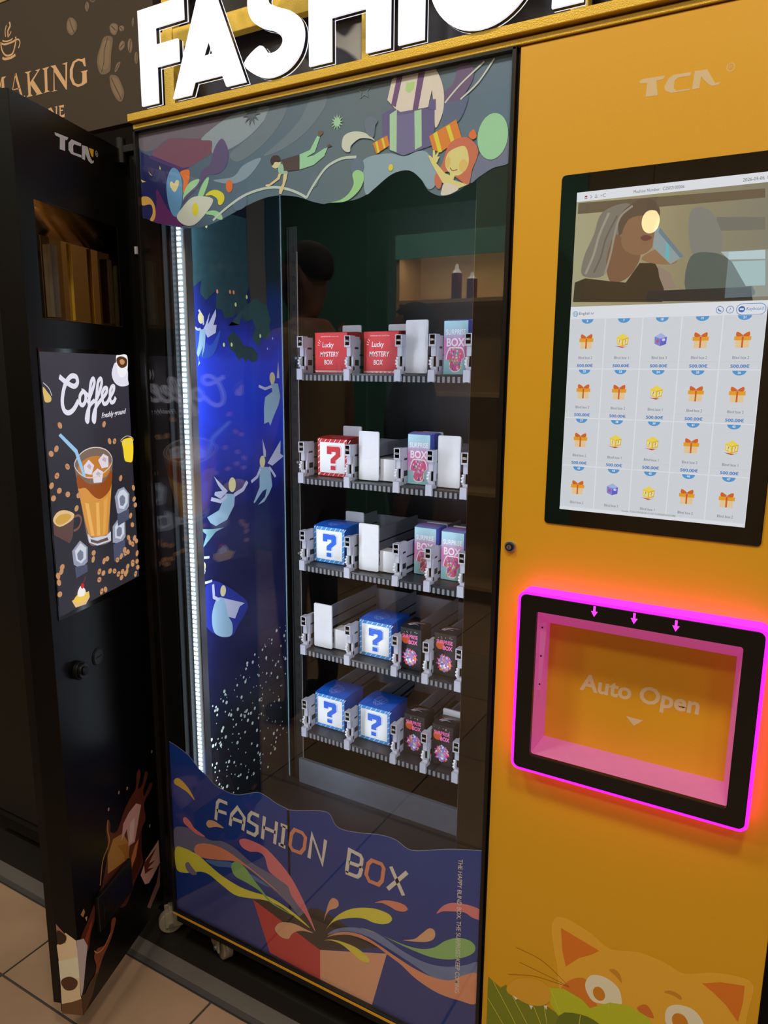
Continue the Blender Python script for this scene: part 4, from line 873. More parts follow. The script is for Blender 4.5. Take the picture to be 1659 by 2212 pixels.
def gift(cx, cz):
    a.poly((242, 212, 160), rect(cx - .0085, cz - .0110, cx + .0085, cz - .0010), up=False)
    a.poly((240, 168, 44), rect(cx - .0105, cz - .0010, cx + .0105, cz + .0045), up=False); a.up()
    a.poly((216, 100, 40), rect(cx - .0011, cz - .0110, cx + .0011, cz + .0045), up=False)
    a.poly((222, 104, 40), smooth([(cx, cz + .005), (cx - .008, cz + .0045), (cx - .008, cz + .0105), (cx - .003, cz + .0085)], 3), up=False)
    a.poly((222, 104, 40), smooth([(cx, cz + .005), (cx + .008, cz + .0045), (cx + .008, cz + .0105), (cx + .003, cz + .0085)], 3), up=False); a.up()
def cube(cx, cz, c1, c2, c3, qm):
    a.poly(c3, [(cx - .0085, cz + .0055), (cx, cz + .0105), (cx + .0085, cz + .0050), (cx, cz + .0025)], up=False)
    a.poly(c1, [(cx - .0085, cz + .0055), (cx, cz + .0025), (cx - .0002, cz - .0080), (cx - .0080, cz - .0045)], up=False)
    a.poly(c2, [(cx + .0085, cz + .0050), (cx, cz + .0025), (cx - .0002, cz - .0080), (cx + .0080, cz - .0050)], up=False); a.up()
    if qm:
        a.poly((206, 62, 44), [(cx - .0105, cz - .0070), (cx - .0002, cz - .0100), (cx + .0100, cz - .0065), (cx + .0050, cz - .0085), (cx, cz - .0080)], up=False)
        a.poly((250, 236, 170), [(cx - .0075, cz + .0035), (cx - .0012, cz + .0012), (cx - .0013, cz - .0060), (cx - .0070, cz - .0035)], up=False)
        a.poly((250, 236, 170), [(cx + .0075, cz + .0032), (cx + .0012, cz + .0012), (cx + .0013, cz - .0060), (cx + .0070, cz - .0035)], up=False); a.up()
        a.ctext((160, 96, 20), '?', cx - .0043, cz - .0012, 0.0058, up=False); a.ctext((160, 96, 20), '?', cx + .0043, cz - .0012, 0.0058)
    else:
        a.poly((190, 90, 140), disc((cx - .004, cz - .001), .0022, .0026, 10), up=False); a.poly((220, 220, 250), disc((cx + .004, cz + .001), .0025, .002, 10))
GRID = [[(8, 2), (7, 1), (18, 3), (19, 2), (21, 2)], [(22, 2), (23, 2), (24, 1), (25, 2), (26, 2)], [(27, 2), (38, 1), (39, 1), (41, 2), (42, 1)], [(43, 2), (44, 3), (45, 1), (46, 2), (47, 2)]]
CW = (SX1 - SX0) / 5; PR = 0.0746
off0 = a.off
for r in range(4):
    for c in range(5):
        n_, k_ = GRID[r][c]; cx = SX0 + CW * (c + .5); zt = 1.5268 - PR * r; zb = max(zt - PR + .0015, SZ0 + 0.0055)
        a.off = off0
        a.poly(CELL, rect(cx - CW / 2 + .0008, zb, cx + CW / 2 - .0008, zt), up=False); a.up()
        bt = zt - .0005
        a.poly((84, 160, 222), [(cx - .0088 * math.cos(PI * i / 10) , bt - .0065 * math.sin(PI * i / 10)) for i in range(11)], up=False); a.up()
        a.ctext((240, 246, 252), str(n_), cx, bt - .0026, 0.0034, bold=0.03)
        gz = zt - .0330
        if k_ == 2: gift(cx, gz)
        elif k_ == 1: cube(cx, gz, (246, 214, 60), (236, 186, 40), (250, 226, 90), True)
        else: cube(cx, gz, (130, 140, 226), (96, 104, 206), (176, 190, 240), False)
        a.ctext((110, 114, 122), 'Blind box %d' % k_, cx, zt - .0572, 0.0040, 0.0208)
        if r < 3:
            a.stroke(GREYL, [(cx - CW / 2 + .0012, zt - .0630), (cx + CW / 2 - .0012, zt - .0630)], .0003)
            a.ctext(BLUT, '500.00€', cx, zt - .0688, 0.0048, 0.0240, 0.025)
a.off = off0 + 0.0003
a.poly(WHT, rect(SX0, SZ0, SX1, SZ0 + 0.0042)); 
a.ctext((120, 124, 132), 'Version: TCN-CMXGB-05-V1.0.0.15-20260204.01(U88)', 1.0500, 1.2390, 0.0038, 0.078)
a.build('display', ts)['label'] = 'lit display listing blind boxes with prices'
# video advert on the display
a = Art(FR(-0.0022), 'video', 0.0001, 0.00002)
VID = ramp_mat('video_backdrop_glow', [(0.0, (196, 190, 150)), (0.35, (188, 176, 134)), (0.6, (168, 158, 122)), (1.0, (150, 146, 126))], SX0, SX1, 0.5, 0.12, 18, 0.66, 'X')
a.poly(VID, rect(SX0, 1.5452, SX1, 1.6955))
a.poly((120, 104, 78), [(0.9173,1.6940),(1.1648,1.6879),(1.1659,1.6765),(0.9174,1.6784)])
a.poly((134, 134, 120), [(1.1084,1.6573),(1.1683,1.6519),(1.1698,1.6360),(1.1100,1.6391)])
a.blob((150, 150, 140), [(1.0740,1.6659),(1.0988,1.6672),(1.1175,1.6331),(1.1145,1.6079),(1.0822,1.6100)])
a.blob((100, 112, 104), [(1.0789,1.6066),(1.1126,1.6099),(1.1366,1.5937),(1.1540,1.5728),(1.1612,1.5506),(1.0834,1.5519)])
a.poly((200, 222, 226), [(1.1177,1.6113),(1.1723,1.6103),(1.1734,1.5986),(1.1291,1.6006)]); a.poly((178, 206, 204), [(1.1328,1.5976),(1.1736,1.5969),(1.1767,1.5645),(1.1530,1.5647)])
a.blob((146, 138, 124), [(0.9428,1.6468),(0.9531,1.6770),(0.9861,1.6872),(0.9987,1.6728),(0.9852,1.6435),(0.9670,1.6177),(0.9609,1.5886),(0.9298,1.5902),(0.9303,1.6162)])
a.stroke((182, 174, 156), [(0.9632,1.6761),(0.9510,1.6462),(0.9446,1.6192),(0.9339,1.5920)], 0.0035, True); a.stroke((120, 112, 102), [(0.9754,1.6711),(0.9614,1.6415),(0.9551,1.6146),(0.9462,1.5933)], 0.0025, True)
a.blob((110, 90, 70), [(0.9794,1.6708),(0.9959,1.6863),(1.0090,1.6906),(1.0244,1.6872),(1.0339,1.6733),(1.0302,1.6606),(1.0071,1.6645),(0.9886,1.6509),(0.9792,1.6440)])
a.poly((146, 106, 76), smooth([(0.9733,1.6444),(0.9897,1.6355),(1.0104,1.6187),(1.0087,1.6015),(0.9972,1.5847),(0.9818,1.5776),(0.9694,1.5822),(0.9635,1.6101)], 3))
a.poly((164, 122, 88), smooth([(0.9832,1.6437),(0.9916,1.6640),(1.0106,1.6680),(1.0283,1.6608),(1.0315,1.6474),(1.0291,1.6401),(1.0277,1.6326),(1.0266,1.6232),(1.0164,1.6154),(1.0009,1.6155),(0.9864,1.6261)], 3))
a.stroke((96, 68, 52), [(1.0133,1.6583),(1.0208,1.6592),(1.0283,1.6555)], 0.0018, True); a.blob((70, 52, 42), [(1.0175,1.6523),(1.0232,1.6530),(1.0268,1.6508),(1.0225,1.6496)])
a.stroke((176, 166, 148), [(0.9961,1.6825),(0.9795,1.6689),(0.9733,1.6444),(0.9691,1.6176),(0.9628,1.5905)], 0.0030, True)
a.blob((132, 74, 64), [(1.0099,1.6381),(1.0164,1.6411),(1.0254,1.6381),(1.0236,1.6344),(1.0151,1.6332)])
a.poly((70, 54, 34), [(0.9177,1.5523),(0.9188,1.5807),(0.9342,1.5860),(0.9695,1.5802),(0.9938,1.5770),(1.0115,1.6032),(1.0327,1.6019),(1.0481,1.5744),(1.0464,1.5476)])
a.blob((172, 132, 94), [(1.0184,1.6143),(1.0406,1.6222),(1.0601,1.6115),(1.0610,1.6002),(1.0386,1.5997),(1.0151,1.6068)])
a.poly((176, 150, 132), [(1.0368,1.5979),(1.0546,1.5874),(1.0637,1.5660),(1.0479,1.5648),(1.0399,1.5824)])
a.poly((168, 186, 188), [(1.0290,1.6513),(1.0347,1.6509),(1.0705,1.6086),(1.0537,1.5991),(1.0288,1.6231)])
a.poly((110, 216, 226), [(1.0455,1.6313),(1.0496,1.6272),(1.0514,1.6036),(1.0464,1.6087)])
a.poly((126, 150, 160), [(1.0357,1.6498),(1.0705,1.6086),(1.0661,1.6064),(1.0343,1.6434)])
a.poly((46, 46, 46), [(1.0232,1.5494),(1.0260,1.5639),(1.1006,1.5634),(1.1600,1.5634),(1.1634,1.5451)])
a.build('video_picture', ts)['label'] = 'muted video of a woman holding a shiny card'
MB().prism(rrect(0.8915, 1.2083, 1.2046, 1.7338, 0.005), FR(0.0), 0.0035, 0.0042, glass_mat('screen_cover_glass', 0.035)).build('cover_glass', ts)

# ---------------------------------------------------------------- delivery port
dp = MB().ring(rrect(0.8680, 0.7862, 1.2253, 1.0925, 0.010), rrect(0.8954, 0.8128, 1.1987, 1.0658, 0.004), FR(0.0), 0.026, 0.035, M_BLK).build('delivery_port', vm, 0.001)
MAG = emi('magenta_light_guide', (255, 8, 255), 2.6, (200, 60, 200))
MB().ring(rrect(0.8636, 0.7818, 1.2297, 1.0969, 0.0135), rrect(0.8700, 0.7882, 1.2233, 1.0905, 0.009), FR(0.0), 0.0, 0.0335, MAG).build('light_ring', dp)
io, ii = rect(0.8952, 0.8127, 1.1989, 1.0660), rect(0.8960, 0.8127, 1.1880, 1.0225)
PINK_GLOW = emi('painted_glow_port_surround', (226, 66, 165), 0.36, (176, 130, 150))  # magenta glow on the white surround, put into its own colour and emission
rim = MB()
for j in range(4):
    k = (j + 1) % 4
    rim.face([FR(0.0)(*io[j], 0.0262), FR(0.0)(*io[k], 0.0262), FR(0.0)(*ii[k], -0.0455), FR(0.0)(*ii[j], -0.0455)], PINK_GLOW)
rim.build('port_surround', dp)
flap = MB().box((0.890, 0.045, 0.806), (1.205, 0.049, 1.075), M_YEL).build('flap', dp)
a = Art(FR(0.045), 'logo', 0.0002, 0.00003)
q = [(0.9521,0.9039),(1.1419,0.9051),(0.9545,0.9442)]
a.text((232, 214, 170), 'Auto Open', q[0], q[1], q[2], 0.03)
a.cut('flap_lettering', flap)
a.poly((232, 214, 170), [(1.0320,0.8851),(1.0602,0.8839),(1.0463,0.8708)])
a.cut('flap_triangle', flap)
a = Art(FR(-0.0352), 'arrow', 0.0002, 0.00003)
AM = emi('lit_magenta_arrow', (255, 60, 255), 1.6)
for ctr in [(0.9877,1.0828),(1.0476,1.0822),(1.1073,1.0816)]:
    x, z = ctr
    a.off = 0.0002
    a.poly(AM, [(x - .0018, z + .0085), (x + .0018, z + .0085), (x + .0018, z), (x + .0052, z), (x, z - .0090), (x - .0052, z), (x - .0018, z)])
    a.cut('arrow_light', dp)
hp = MB().prism([(0.8962,1.0382),(0.9020,1.0429),(0.9071,1.0417),(0.9021,0.9231),(0.8961,0.9217)], FR(-0.010), 0.0, 0.0012, PINK_GLOW)  # same painted pink glow as the surround
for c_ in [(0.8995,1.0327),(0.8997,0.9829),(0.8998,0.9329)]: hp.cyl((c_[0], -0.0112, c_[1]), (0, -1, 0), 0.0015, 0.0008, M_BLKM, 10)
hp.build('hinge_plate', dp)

# ---------------------------------------------------------------- cat picture on the panel
a = Art(FR(0.0), 'cat', 0.0002, 0.00003)
a.poly((216, 166, 54), smooth([(0.9415,0.4739),(0.9479,0.4972),(0.9690,0.5036),(1.0115,0.4926),(1.0438,0.4768),(1.0884,0.4916),(1.1325,0.4907),(1.1615,0.4841),(1.2012,0.5050),(1.2403,0.5158),(1.2581,0.5143),(1.2626,0.4998),(1.2586,0.4589),(1.2554,0.4092),(1.2403,0.3695),(1.0879,0.2855),(1.0244,0.2854),(0.9756,0.3297),(0.9600,0.3683),(0.9567,0.3974),(0.9468,0.4385)], 3))
a.poly((206, 116, 34), [(0.9581,0.4811),(1.0265,0.4653),(1.0140,0.4522),(0.9926,0.4349),(0.9712,0.4080),(0.9628,0.4382)])
a.poly((206, 116, 34), [(1.1898,0.4789),(1.2157,0.4938),(1.2500,0.5037),(1.2501,0.4716),(1.2464,0.4348),(1.2271,0.4566),(1.2069,0.4707)])
a.blob((204, 120, 40), [(0.9823,0.3867),(1.0077,0.3989),(1.0193,0.3669),(1.0296,0.3569),(1.0178,0.3396),(0.9943,0.3506),(0.9641,0.3549)])
a.blob((236, 216, 196), [(1.0071,0.3930),(1.0165,0.4118),(1.0383,0.4185),(1.0607,0.4097),(1.0688,0.3915),(1.0678,0.3744),(1.0449,0.3665),(1.0229,0.3611),(1.0098,0.3754)])
a.poly((196, 128, 32), disc([(1.0312,0.3811)][0], 0.0105, 0.0135))
a.blob((236, 216, 196), [(1.1399,0.3946),(1.1444,0.4120),(1.1607,0.4238),(1.1833,0.4239),(1.1987,0.4061),(1.1980,0.3820),(1.1655,0.3646),(1.1444,0.3752)])
a.poly((196, 128, 32), disc([(1.1632,0.3923)][0], 0.0125, 0.0155))
a.blob((190, 132, 40), [(1.0450,0.4360),(1.0539,0.4414),(1.0636,0.4350),(1.0668,0.4207),(1.0579,0.4286)]); a.blob((190, 132, 40), [(1.1353,0.4361),(1.1448,0.4436),(1.1592,0.4419),(1.1616,0.4342),(1.1482,0.4364)])
a.blob((198, 110, 44), [(1.0955,0.3858),(1.1058,0.3972),(1.1149,0.3945),(1.1229,0.3793),(1.1118,0.3765),(1.0995,0.3794)])
for q in ([(0.8787,0.4058),(0.9243,0.4015),(0.9592,0.3833),(0.9800,0.3696)], [(0.8863,0.3780),(0.9256,0.3750),(0.9598,0.3721),(0.9800,0.3696)], [(0.8665,0.3418),(0.9125,0.3610),(0.9534,0.3670),(0.9800,0.3696)]): a.stroke((140, 92, 30), q, 0.0008, True)
a.poly((112, 124, 34), [(0.8270,0.3182),(0.8523,0.3061),(0.8628,0.3180),(0.8763,0.2997),(0.8977,0.3024),(0.9287,0.3139),(0.9636,0.3041),(1.0024,0.3248),(1.0286,0.3222),(1.0391,0.2585),(0.8277,0.1419)])
a.poly((176, 186, 40), [(0.9356,0.3487),(0.9705,0.3619),(1.0039,0.3554),(1.0175,0.3451),(1.0507,0.3732),(1.0811,0.3829),(1.1118,0.3765),(1.1311,0.3573),(1.1403,0.3144),(1.0391,0.2585),(1.0286,0.3222),(1.0024,0.3248),(0.9638,0.3010),(0.9493,0.3164)])
a.poly((98, 112, 32), smooth([(0.9638,0.3010),(1.0025,0.3241),(1.0351,0.3218),(1.0557,0.2984),(1.0577,0.2688),(0.9616,0.2158)], 3))
for q in ([(0.8373,0.3129),(0.8745,0.2584),(0.9018,0.2156)], [(0.8281,0.2717),(0.8650,0.2247)], [(0.8763,0.2997),(0.9147,0.2428),(0.9305,0.2108)], [(0.9173,0.2983),(0.9387,0.2555),(0.9475,0.2201)], [(0.9357,0.3135),(0.9471,0.2600)], [(0.9476,0.3487),(0.9669,0.3058)], [(1.0025,0.3241),(0.9992,0.2680)], [(1.0478,0.3699),(1.0500,0.3598)]): a.stroke((206, 200, 80), q, 0.0010)
a.poly((206, 156, 46), smooth([(0.8648,0.3142),(0.8782,0.3367),(0.9058,0.3539),(0.9300,0.3577),(0.9441,0.3490),(0.9470,0.3270),(0.9326,0.3072),(0.9085,0.2978),(0.8835,0.2993),(0.8671,0.3032)], 3))
for q in ([(0.8769,0.3020),(0.8871,0.3003),(0.8830,0.2950)], [(0.9085,0.2974),(0.9162,0.2989),(0.9132,0.2894)], [(0.9359,0.3096),(0.9426,0.3130),(0.9414,0.3026)]): a.poly((236, 220, 210), q)
a.build('cat_picture', panel)['label'] = 'printed yellow cat peeping over green leaves'

# ================================================================== ILLUMINATED LETTER SIGN
sign = empty('letter_sign', (0.62, 0.0, 1.952))
props(sign, 'large glowing white channel letters FASHION on a gold frame above the glass door', 'sign')
M_LIT = emi('lit_letter_face', (224, 231, 250), 0.90, (230, 230, 235))
M_LEDGE = emi('lit_letter_back_edge', (226, 232, 255), 0.95, (230, 230, 235))
M_LSIDE = mat('dark_letter_side', (62, 62, 68), 0.3, 0.6)
Z0L, Z1L = 1.957, 2.1268
def arc(cx, cz, rx, rz, a0, a1, n=14):
    return [(cx + rx * math.cos(math.radians(a0 + (a1 - a0) * i / n)), cz + rz * math.sin(math.radians(a0 + (a1 - a0) * i / n))) for i in range(n + 1)]
def hline(x): return x
LET = {}
LET['F'] = [[(0.0375, Z0L), (0.0815, Z0L), (0.0865, 2.0205), (0.1425, 2.0205), (0.1440, 2.0592), (0.0870, 2.0592), (0.0880, 2.0890), (0.1585, 2.0890), (0.1600, Z1L), (0.0430, Z1L)]]
LET['F'] = [[(0.0400, Z0L), (0.0838, Z0L), (0.0838, 2.0205), (0.1425, 2.0205), (0.1425, 2.0592), (0.0838, 2.0592), (0.0838, 2.0890), (0.1585, 2.0890), (0.1585, Z1L), (0.0400, Z1L)]]
# A with its counter: left leg, right leg, bridge as one outline split at the counter
LET['A'] = [[(0.1247, Z0L), (0.1704, Z0L), (0.1800, 1.9775), (0.2040, 2.0172), (0.2175, 2.0425), (0.2175, Z1L), (0.1990, Z1L)],
            [(0.3041, Z0L), (0.2586, Z0L), (0.2495, 1.9775), (0.2275, 2.0172), (0.2175, 2.0425), (0.2175, Z1L), (0.2330, Z1L)],
            [(0.1800, 1.9775), (0.2495, 1.9775), (0.2275, 2.0172), (0.2040, 2.0172)]]
LET['S'] = [smooth([(0.3025, 1.9886), (0.3210, 1.9680), (0.3550, 1.9545), (0.3950, 1.9590), (0.4240, 1.9790), (0.4345, 2.0080), (0.4280, 2.0330), (0.4080, 2.0500), (0.3800, 2.0620), (0.3600, 2.0730), (0.3580, 2.0830), (0.3680, 2.0900), (0.3830, 2.0880), (0.4020, 2.0770), (0.4280, 2.1010), (0.4050, 2.1220), (0.3700, 2.1290), (0.3380, 2.1210), (0.3170, 2.1000), (0.3130, 2.0750), (0.3230, 2.0520), (0.3460, 2.0360), (0.3720, 2.0260), (0.3880, 2.0130), (0.3860, 2.0010), (0.3720, 1.9935), (0.3560, 1.9950), (0.3384, 2.0095)], 4)]
LET['H'] = [[(0.4447, Z0L), (0.4900, Z0L), (0.4900, 2.0230), (0.5580, 2.0230), (0.5580, Z0L), (0.6030, Z0L), (0.6030, Z1L), (0.5580, Z1L), (0.5580, 2.0620), (0.4900, 2.0620), (0.4900, Z1L), (0.4447, Z1L)]]
LET['I'] = [[(0.6180, Z0L), (0.6640, Z0L), (0.6640, Z1L), (0.6180, Z1L)]]
LET['N'] = [[(0.8680, Z0L), (0.9130, Z0L), (0.9130, 2.0520), (0.9780, Z0L), (1.0180, Z0L), (1.0180, Z1L), (0.9740, Z1L), (0.9740, 2.0330), (0.9090, Z1L), (0.8680, Z1L)]]
FL = FR(0.0)
SO = Vector((0.62, 0.0, 1.952))
def SFR(a_, b_, d=0.0): return (a_ - SO.x, -d - SO.y, b_ - SO.z)
for ch in 'FASHION':
    f = MB(); s_ = MB(); b_ = MB()
    if ch == 'O':
        po, pi_ = disc((0.7600, 2.0410), 0.0890, 0.0890, 56), disc((0.7600, 2.0410), 0.0435, 0.0435, 56)
        f.ring(po, pi_, SFR, 0.0155, 0.0200, M_LIT); s_.ring(po, pi_, SFR, 0.0075, 0.0155, M_LSIDE); b_.ring(po, pi_, SFR, 0.0050, 0.0075, M_LEDGE)
    else:
        for P in LET[ch]:
            f.prism(P, SFR, 0.0155, 0.0200, M_LIT); s_.prism(P, SFR, 0.0075, 0.0155, M_LSIDE); b_.prism(P, SFR, 0.0050, 0.0075, M_LEDGE)
    o = f.build('letter', sign); o['label'] = 'glowing white letter %s' % ch
    s_.build('letter_side', o); b_.build('letter_back_edge', o)
fz1 = [(0.2444,2.1059)][0][1]; fz0 = [(0.2586,2.0698)][0][1]
pxa, pxb = [(0.0545,2.0081)][0][0], [(0.0811,2.0036)][0][0]
fr_ = MB()
G_ = lambda lo, hi: fr_.box((lo[0] - SO.x, lo[1] - SO.y, lo[2] - SO.z), (hi[0] - SO.x, hi[1] - SO.y, hi[2] - SO.z), M_GOLD)
G_((0.045, 0.030, fz0), (1.25, 0.050, fz1))
for x in (pxa, 0.52, 0.88, 1.19): G_((x, 0.028, 1.9525), (x + pxb - pxa, 0.050, 2.25)); G_((x - 0.004, 0.026, 1.9525), (x + pxb - pxa + 0.004, 0.060, 1.9585))
G_((0.045, 0.030, 2.20), (1.25, 0.050, 2.245))
for x in (0.06, 0.20, 0.37, 0.52, 0.64, 0.76, 0.89):
    fr_.cyl((x + .005 - SO.x, 0.031, 2.045 - SO.z), (0, -1, 0), 0.003, 0.027, M_ALU, 10)
fr_.build('support_frame', sign, 0.0008, seg=1)
MB().box((0.045 - SO.x, 0.075, 1.9525 - SO.z), (1.26 - SO.x, 0.090, 2.30 - SO.z), mat('dark_header_panel', (30, 27, 30), 0.22)).build('back_panel', sign)

# ================================================================== COFFEE MACHINE
cm = empty('coffee_machine', (-0.40, 0.30, 0))
props(cm, 'black coffee vending machine with its door swung open beside the yellow machine', 'coffee machine')
def place(o, parent):
    o.parent = parent; o.location = -Vector(parent.location) if parent.parent is None else (0, 0, 0)
    return o
CO = Vector((-0.40, 0.30, 0))
M_CBODY = mat('black_painted_steel', (13, 13, 14), 0.38, 0.25, 1, 0.1, 200)
M_DOOR = mat('black_satin_door_steel', (20, 20, 23), 0.34, 0.55, 1, 0.08, 300, 0.03)
body = place(MB().box((-0.86, 0.045, 0.10), (-0.035, 0.78, 1.905), M_CBODY).build('body', None, 0.003), cm)
MB().box((-0.845, 0.0435, 0.115), (-0.05, 0.045, 1.89), mat('dark_cabinet_interior', (9, 9, 10), 0.5)).box((-0.86, 0.040, 0.095), (-0.035, 0.046, 0.112), M_BLKM).build('front_opening', body)
place(MB().box((-0.83, 0.065, 0.03), (-0.06, 0.75, 0.10), mat('dark_brown_plinth', (26, 20, 16), 0.6)).build('plinth', None, 0.002), cm)
for cx_, cy_ in ((-0.066, 0.040), (-0.80, 0.11), (-0.80, 0.70), (-0.10, 0.70)):
    c_ = caster('caster', cx_ - CO.x, cy_ - CO.y, cm, -0.7 if cx_ > -.09 else 0.3)
hg = MB().box((-0.105, 0.020, 1.895), (-0.030, 0.060, 1.909), M_BLKM).cyl((-0.075, 0.024, 1.875), (0, 0, 1), 0.010, 0.05, M_BLKM, 16).box((-0.060, 0.030, 0.10), (-0.045, 0.050, 1.89), M_BLKM)\
    .box((-0.052, 0.024, 1.690), (-0.046, 0.030, 1.706), M_WHITEP)
place(hg.build('hinge', None, 0.001), cm)
DZ0, DZ1 = 0.0865, 1.9060
U0_, U1_ = -0.0370, 0.3195
dm = MB()
def dbox(mb, u0, u1, d0, d1, z0, z1, m):
    c = [DR(u0, z0, d0), DR(u1, z0, d0), DR(u1, z0, d1), DR(u0, z0, d1), DR(u0, z1, d0), DR(u1, z1, d0), DR(u1, z1, d1), DR(u0, z1, d1)]
    i = len(mb.v); mb.v += c; k = mb.mi(m)
    for f in ((0, 3, 2, 1), (4, 5, 6, 7), (0, 1, 5, 4), (1, 2, 6, 5), (2, 3, 7, 6), (3, 0, 4, 7)):
        mb.f.append(tuple(i + j for j in f)); mb.fm.append(k)
NW = rect(0.0045, 1.5365, 0.2750, 1.7405)
dm.ring(rect(U0_, DZ0, U1_, DZ1), NW, DR, -0.052, 0.0, M_DOOR)
door = place(dm.build('door', None, 0.0015), cm)
fl = MB(); dbox(fl, U1_ - 0.022, U1_ - 0.002, -0.070, -0.052, DZ0 + 0.02, DZ1 - 0.01, M_BLKM); fl.build('door_seal', door)
# dispensing niche let into the door, lined with bright steel
NB = rect(0.0045, 1.5470, 0.2750, 1.7065)
M_STEEL = mat('crumpled_bright_steel', (176, 152, 124), 0.16, 1.0, 1, 0.25, 18, 0.9)
M_MIRR = mat('mirror_steel', (206, 188, 158), 0.03, 1.0, 1, 0.04, 6)
nic = MB()
for j, mm in ((0, M_STEEL), (1, M_MIRR), (2, M_STEEL), (3, M_MIRR)):
    k = (j + 1) % 4
    nic.face([DR(*NW[j], -0.0005), DR(*NW[k], -0.0005), DR(*NB[k], -0.093), DR(*NB[j], -0.093)], mm)
nic.face([DR(*p, -0.093) for p in NB], mat('smoked_mirror', (172, 158, 134), 0.03, 1.0, 1, 0.04, 6))
niche = nic.build('dispensing_niche', door)
hs = MB(); HO = rect(-0.003, 1.5290, 0.2830, 1.7480)
for j in range(4):
    k = (j + 1) % 4; hs.face([DR(*HO[j], -0.0515), DR(*HO[k], -0.0515), DR(*HO[k], -0.097), DR(*HO[j], -0.097)], M_BLKM)
hs.face([DR(*p, -0.097) for p in HO], M_BLKM); hs.build('niche_housing', door)
nb = MB(); dbox(nb, 0.040, 0.0425, -0.0928, -0.088, 1.548, 1.7055, M_GOLD); nb.build('niche_trim', door)
nb = MB(); dbox(nb, 0.096, 0.116, -0.0928, -0.084, 1.550, 1.692, M_ALU); nb.build('niche_bar', door)
# advertising display
MB().prism([(-0.0215, 0.9540), (0.2985, 0.9650), (0.2985, 1.4830), (-0.0150, 1.4850)], DR, 0.0002, 0.0012, mat('black_advert_bezel', (6, 6, 7), 0.15)).build('display_bezel', door)
a = Art(DR, 'advert', 0.0013, 0.00002)
AX0, AX1, AZ0, AZ1 = -0.0035, 0.2948, 0.9720, 1.4760
BG = ramp_mat('advert_backdrop_glow', [(0.0, (52, 50, 60)), (0.4, (46, 44, 54)), (1.0, (66, 62, 74))], AZ0, AZ1, 0.5, 0.1, 6, 0.75)
a.poly(BG, rect(AX0, AZ0, AX1, AZ1))
LT = (228, 226, 240)
a.blob(LT, [(0.0406,1.4600),(0.0556,1.4482),(0.0607,1.4328),(0.0510,1.4173),(0.0286,1.4092),(-0.0029,1.4115),(-0.0029,1.4231),(-0.0008,1.4485)]); a.blob((244, 244, 250), [(0.0404,1.4714),(0.0260,1.4758),(-0.0038,1.4758),(-0.0045,1.4486),(0.0082,1.4320),(0.0254,1.4283),(0.0371,1.4390)])
a.poly((88, 52, 30), smooth([(0.0385,1.4684),(0.0187,1.4734),(-0.0029,1.4676),(-0.0001,1.4533),(0.0214,1.4484),(0.0364,1.4561)], 3)); a.poly((196, 150, 100), smooth([(0.0273,1.4639),(0.0164,1.4672),(0.0061,1.4627),(0.0116,1.4563),(0.0223,1.4562)], 3))
a.blob((222, 186, 110), [(0.2922,1.4125),(0.2799,1.4029),(0.2704,1.3932),(0.2726,1.3858),(0.2831,1.3840),(0.2909,1.3886)]); a.stroke((190, 190, 200), [(0.2904,1.4204),(0.2748,1.4095),(0.2679,1.3959)], 0.002, True)
for i, q in enumerate(([(0.2416,1.4312),(0.2247,1.4218),(0.1988,1.4122),(0.1856,1.4185),(0.1881,1.4299),(0.2041,1.4316),(0.2222,1.4195),(0.2336,1.4004),(0.2382,1.3812),(0.2332,1.3665),(0.2198,1.3619),(0.2030,1.3684),(0.1858,1.3842)],
          [(0.1690,1.4016),(0.1798,1.3932),(0.1815,1.3789),(0.1722,1.3748),(0.1621,1.3840),(0.1615,1.3979),(0.1690,1.4021),(0.1510,1.3924)], [(0.1568,1.3779),(0.1402,1.3979),(0.1275,1.4177),(0.1307,1.4266),(0.1399,1.4179),(0.1483,1.3893),(0.1537,1.3602),(0.1590,1.3416),(0.1645,1.3461),(0.1588,1.3604),(0.1470,1.3740),(0.1305,1.3828)],
          [(0.1312,1.3769),(0.1130,1.3972),(0.1011,1.4174),(0.1043,1.4264),(0.1149,1.4176),(0.1235,1.3886),(0.1301,1.3590),(0.1354,1.3401),(0.1411,1.3446),(0.1353,1.3592),(0.1222,1.3730),(0.1048,1.3843)], [(0.1048,1.3843),(0.0871,1.3959),(0.0828,1.4056),(0.0926,1.4058),(0.1027,1.3939),(0.0993,1.3756),(0.0861,1.3757),(0.0737,1.3870)],
          [(0.0737,1.3870),(0.0587,1.3995),(0.0553,1.4094),(0.0646,1.4083),(0.0727,1.3962),(0.0714,1.3776),(0.0601,1.3772),(0.0510,1.3862)])):
    a.stroke(LT, q, 0.0088 if i else 0.0100, True)
q = [(0.1108,1.3413),(0.0176,1.3461),(0.1059,1.3559)]
a.text(LT, 'Freshly ground', q[0], q[1], q[2], 0.02)
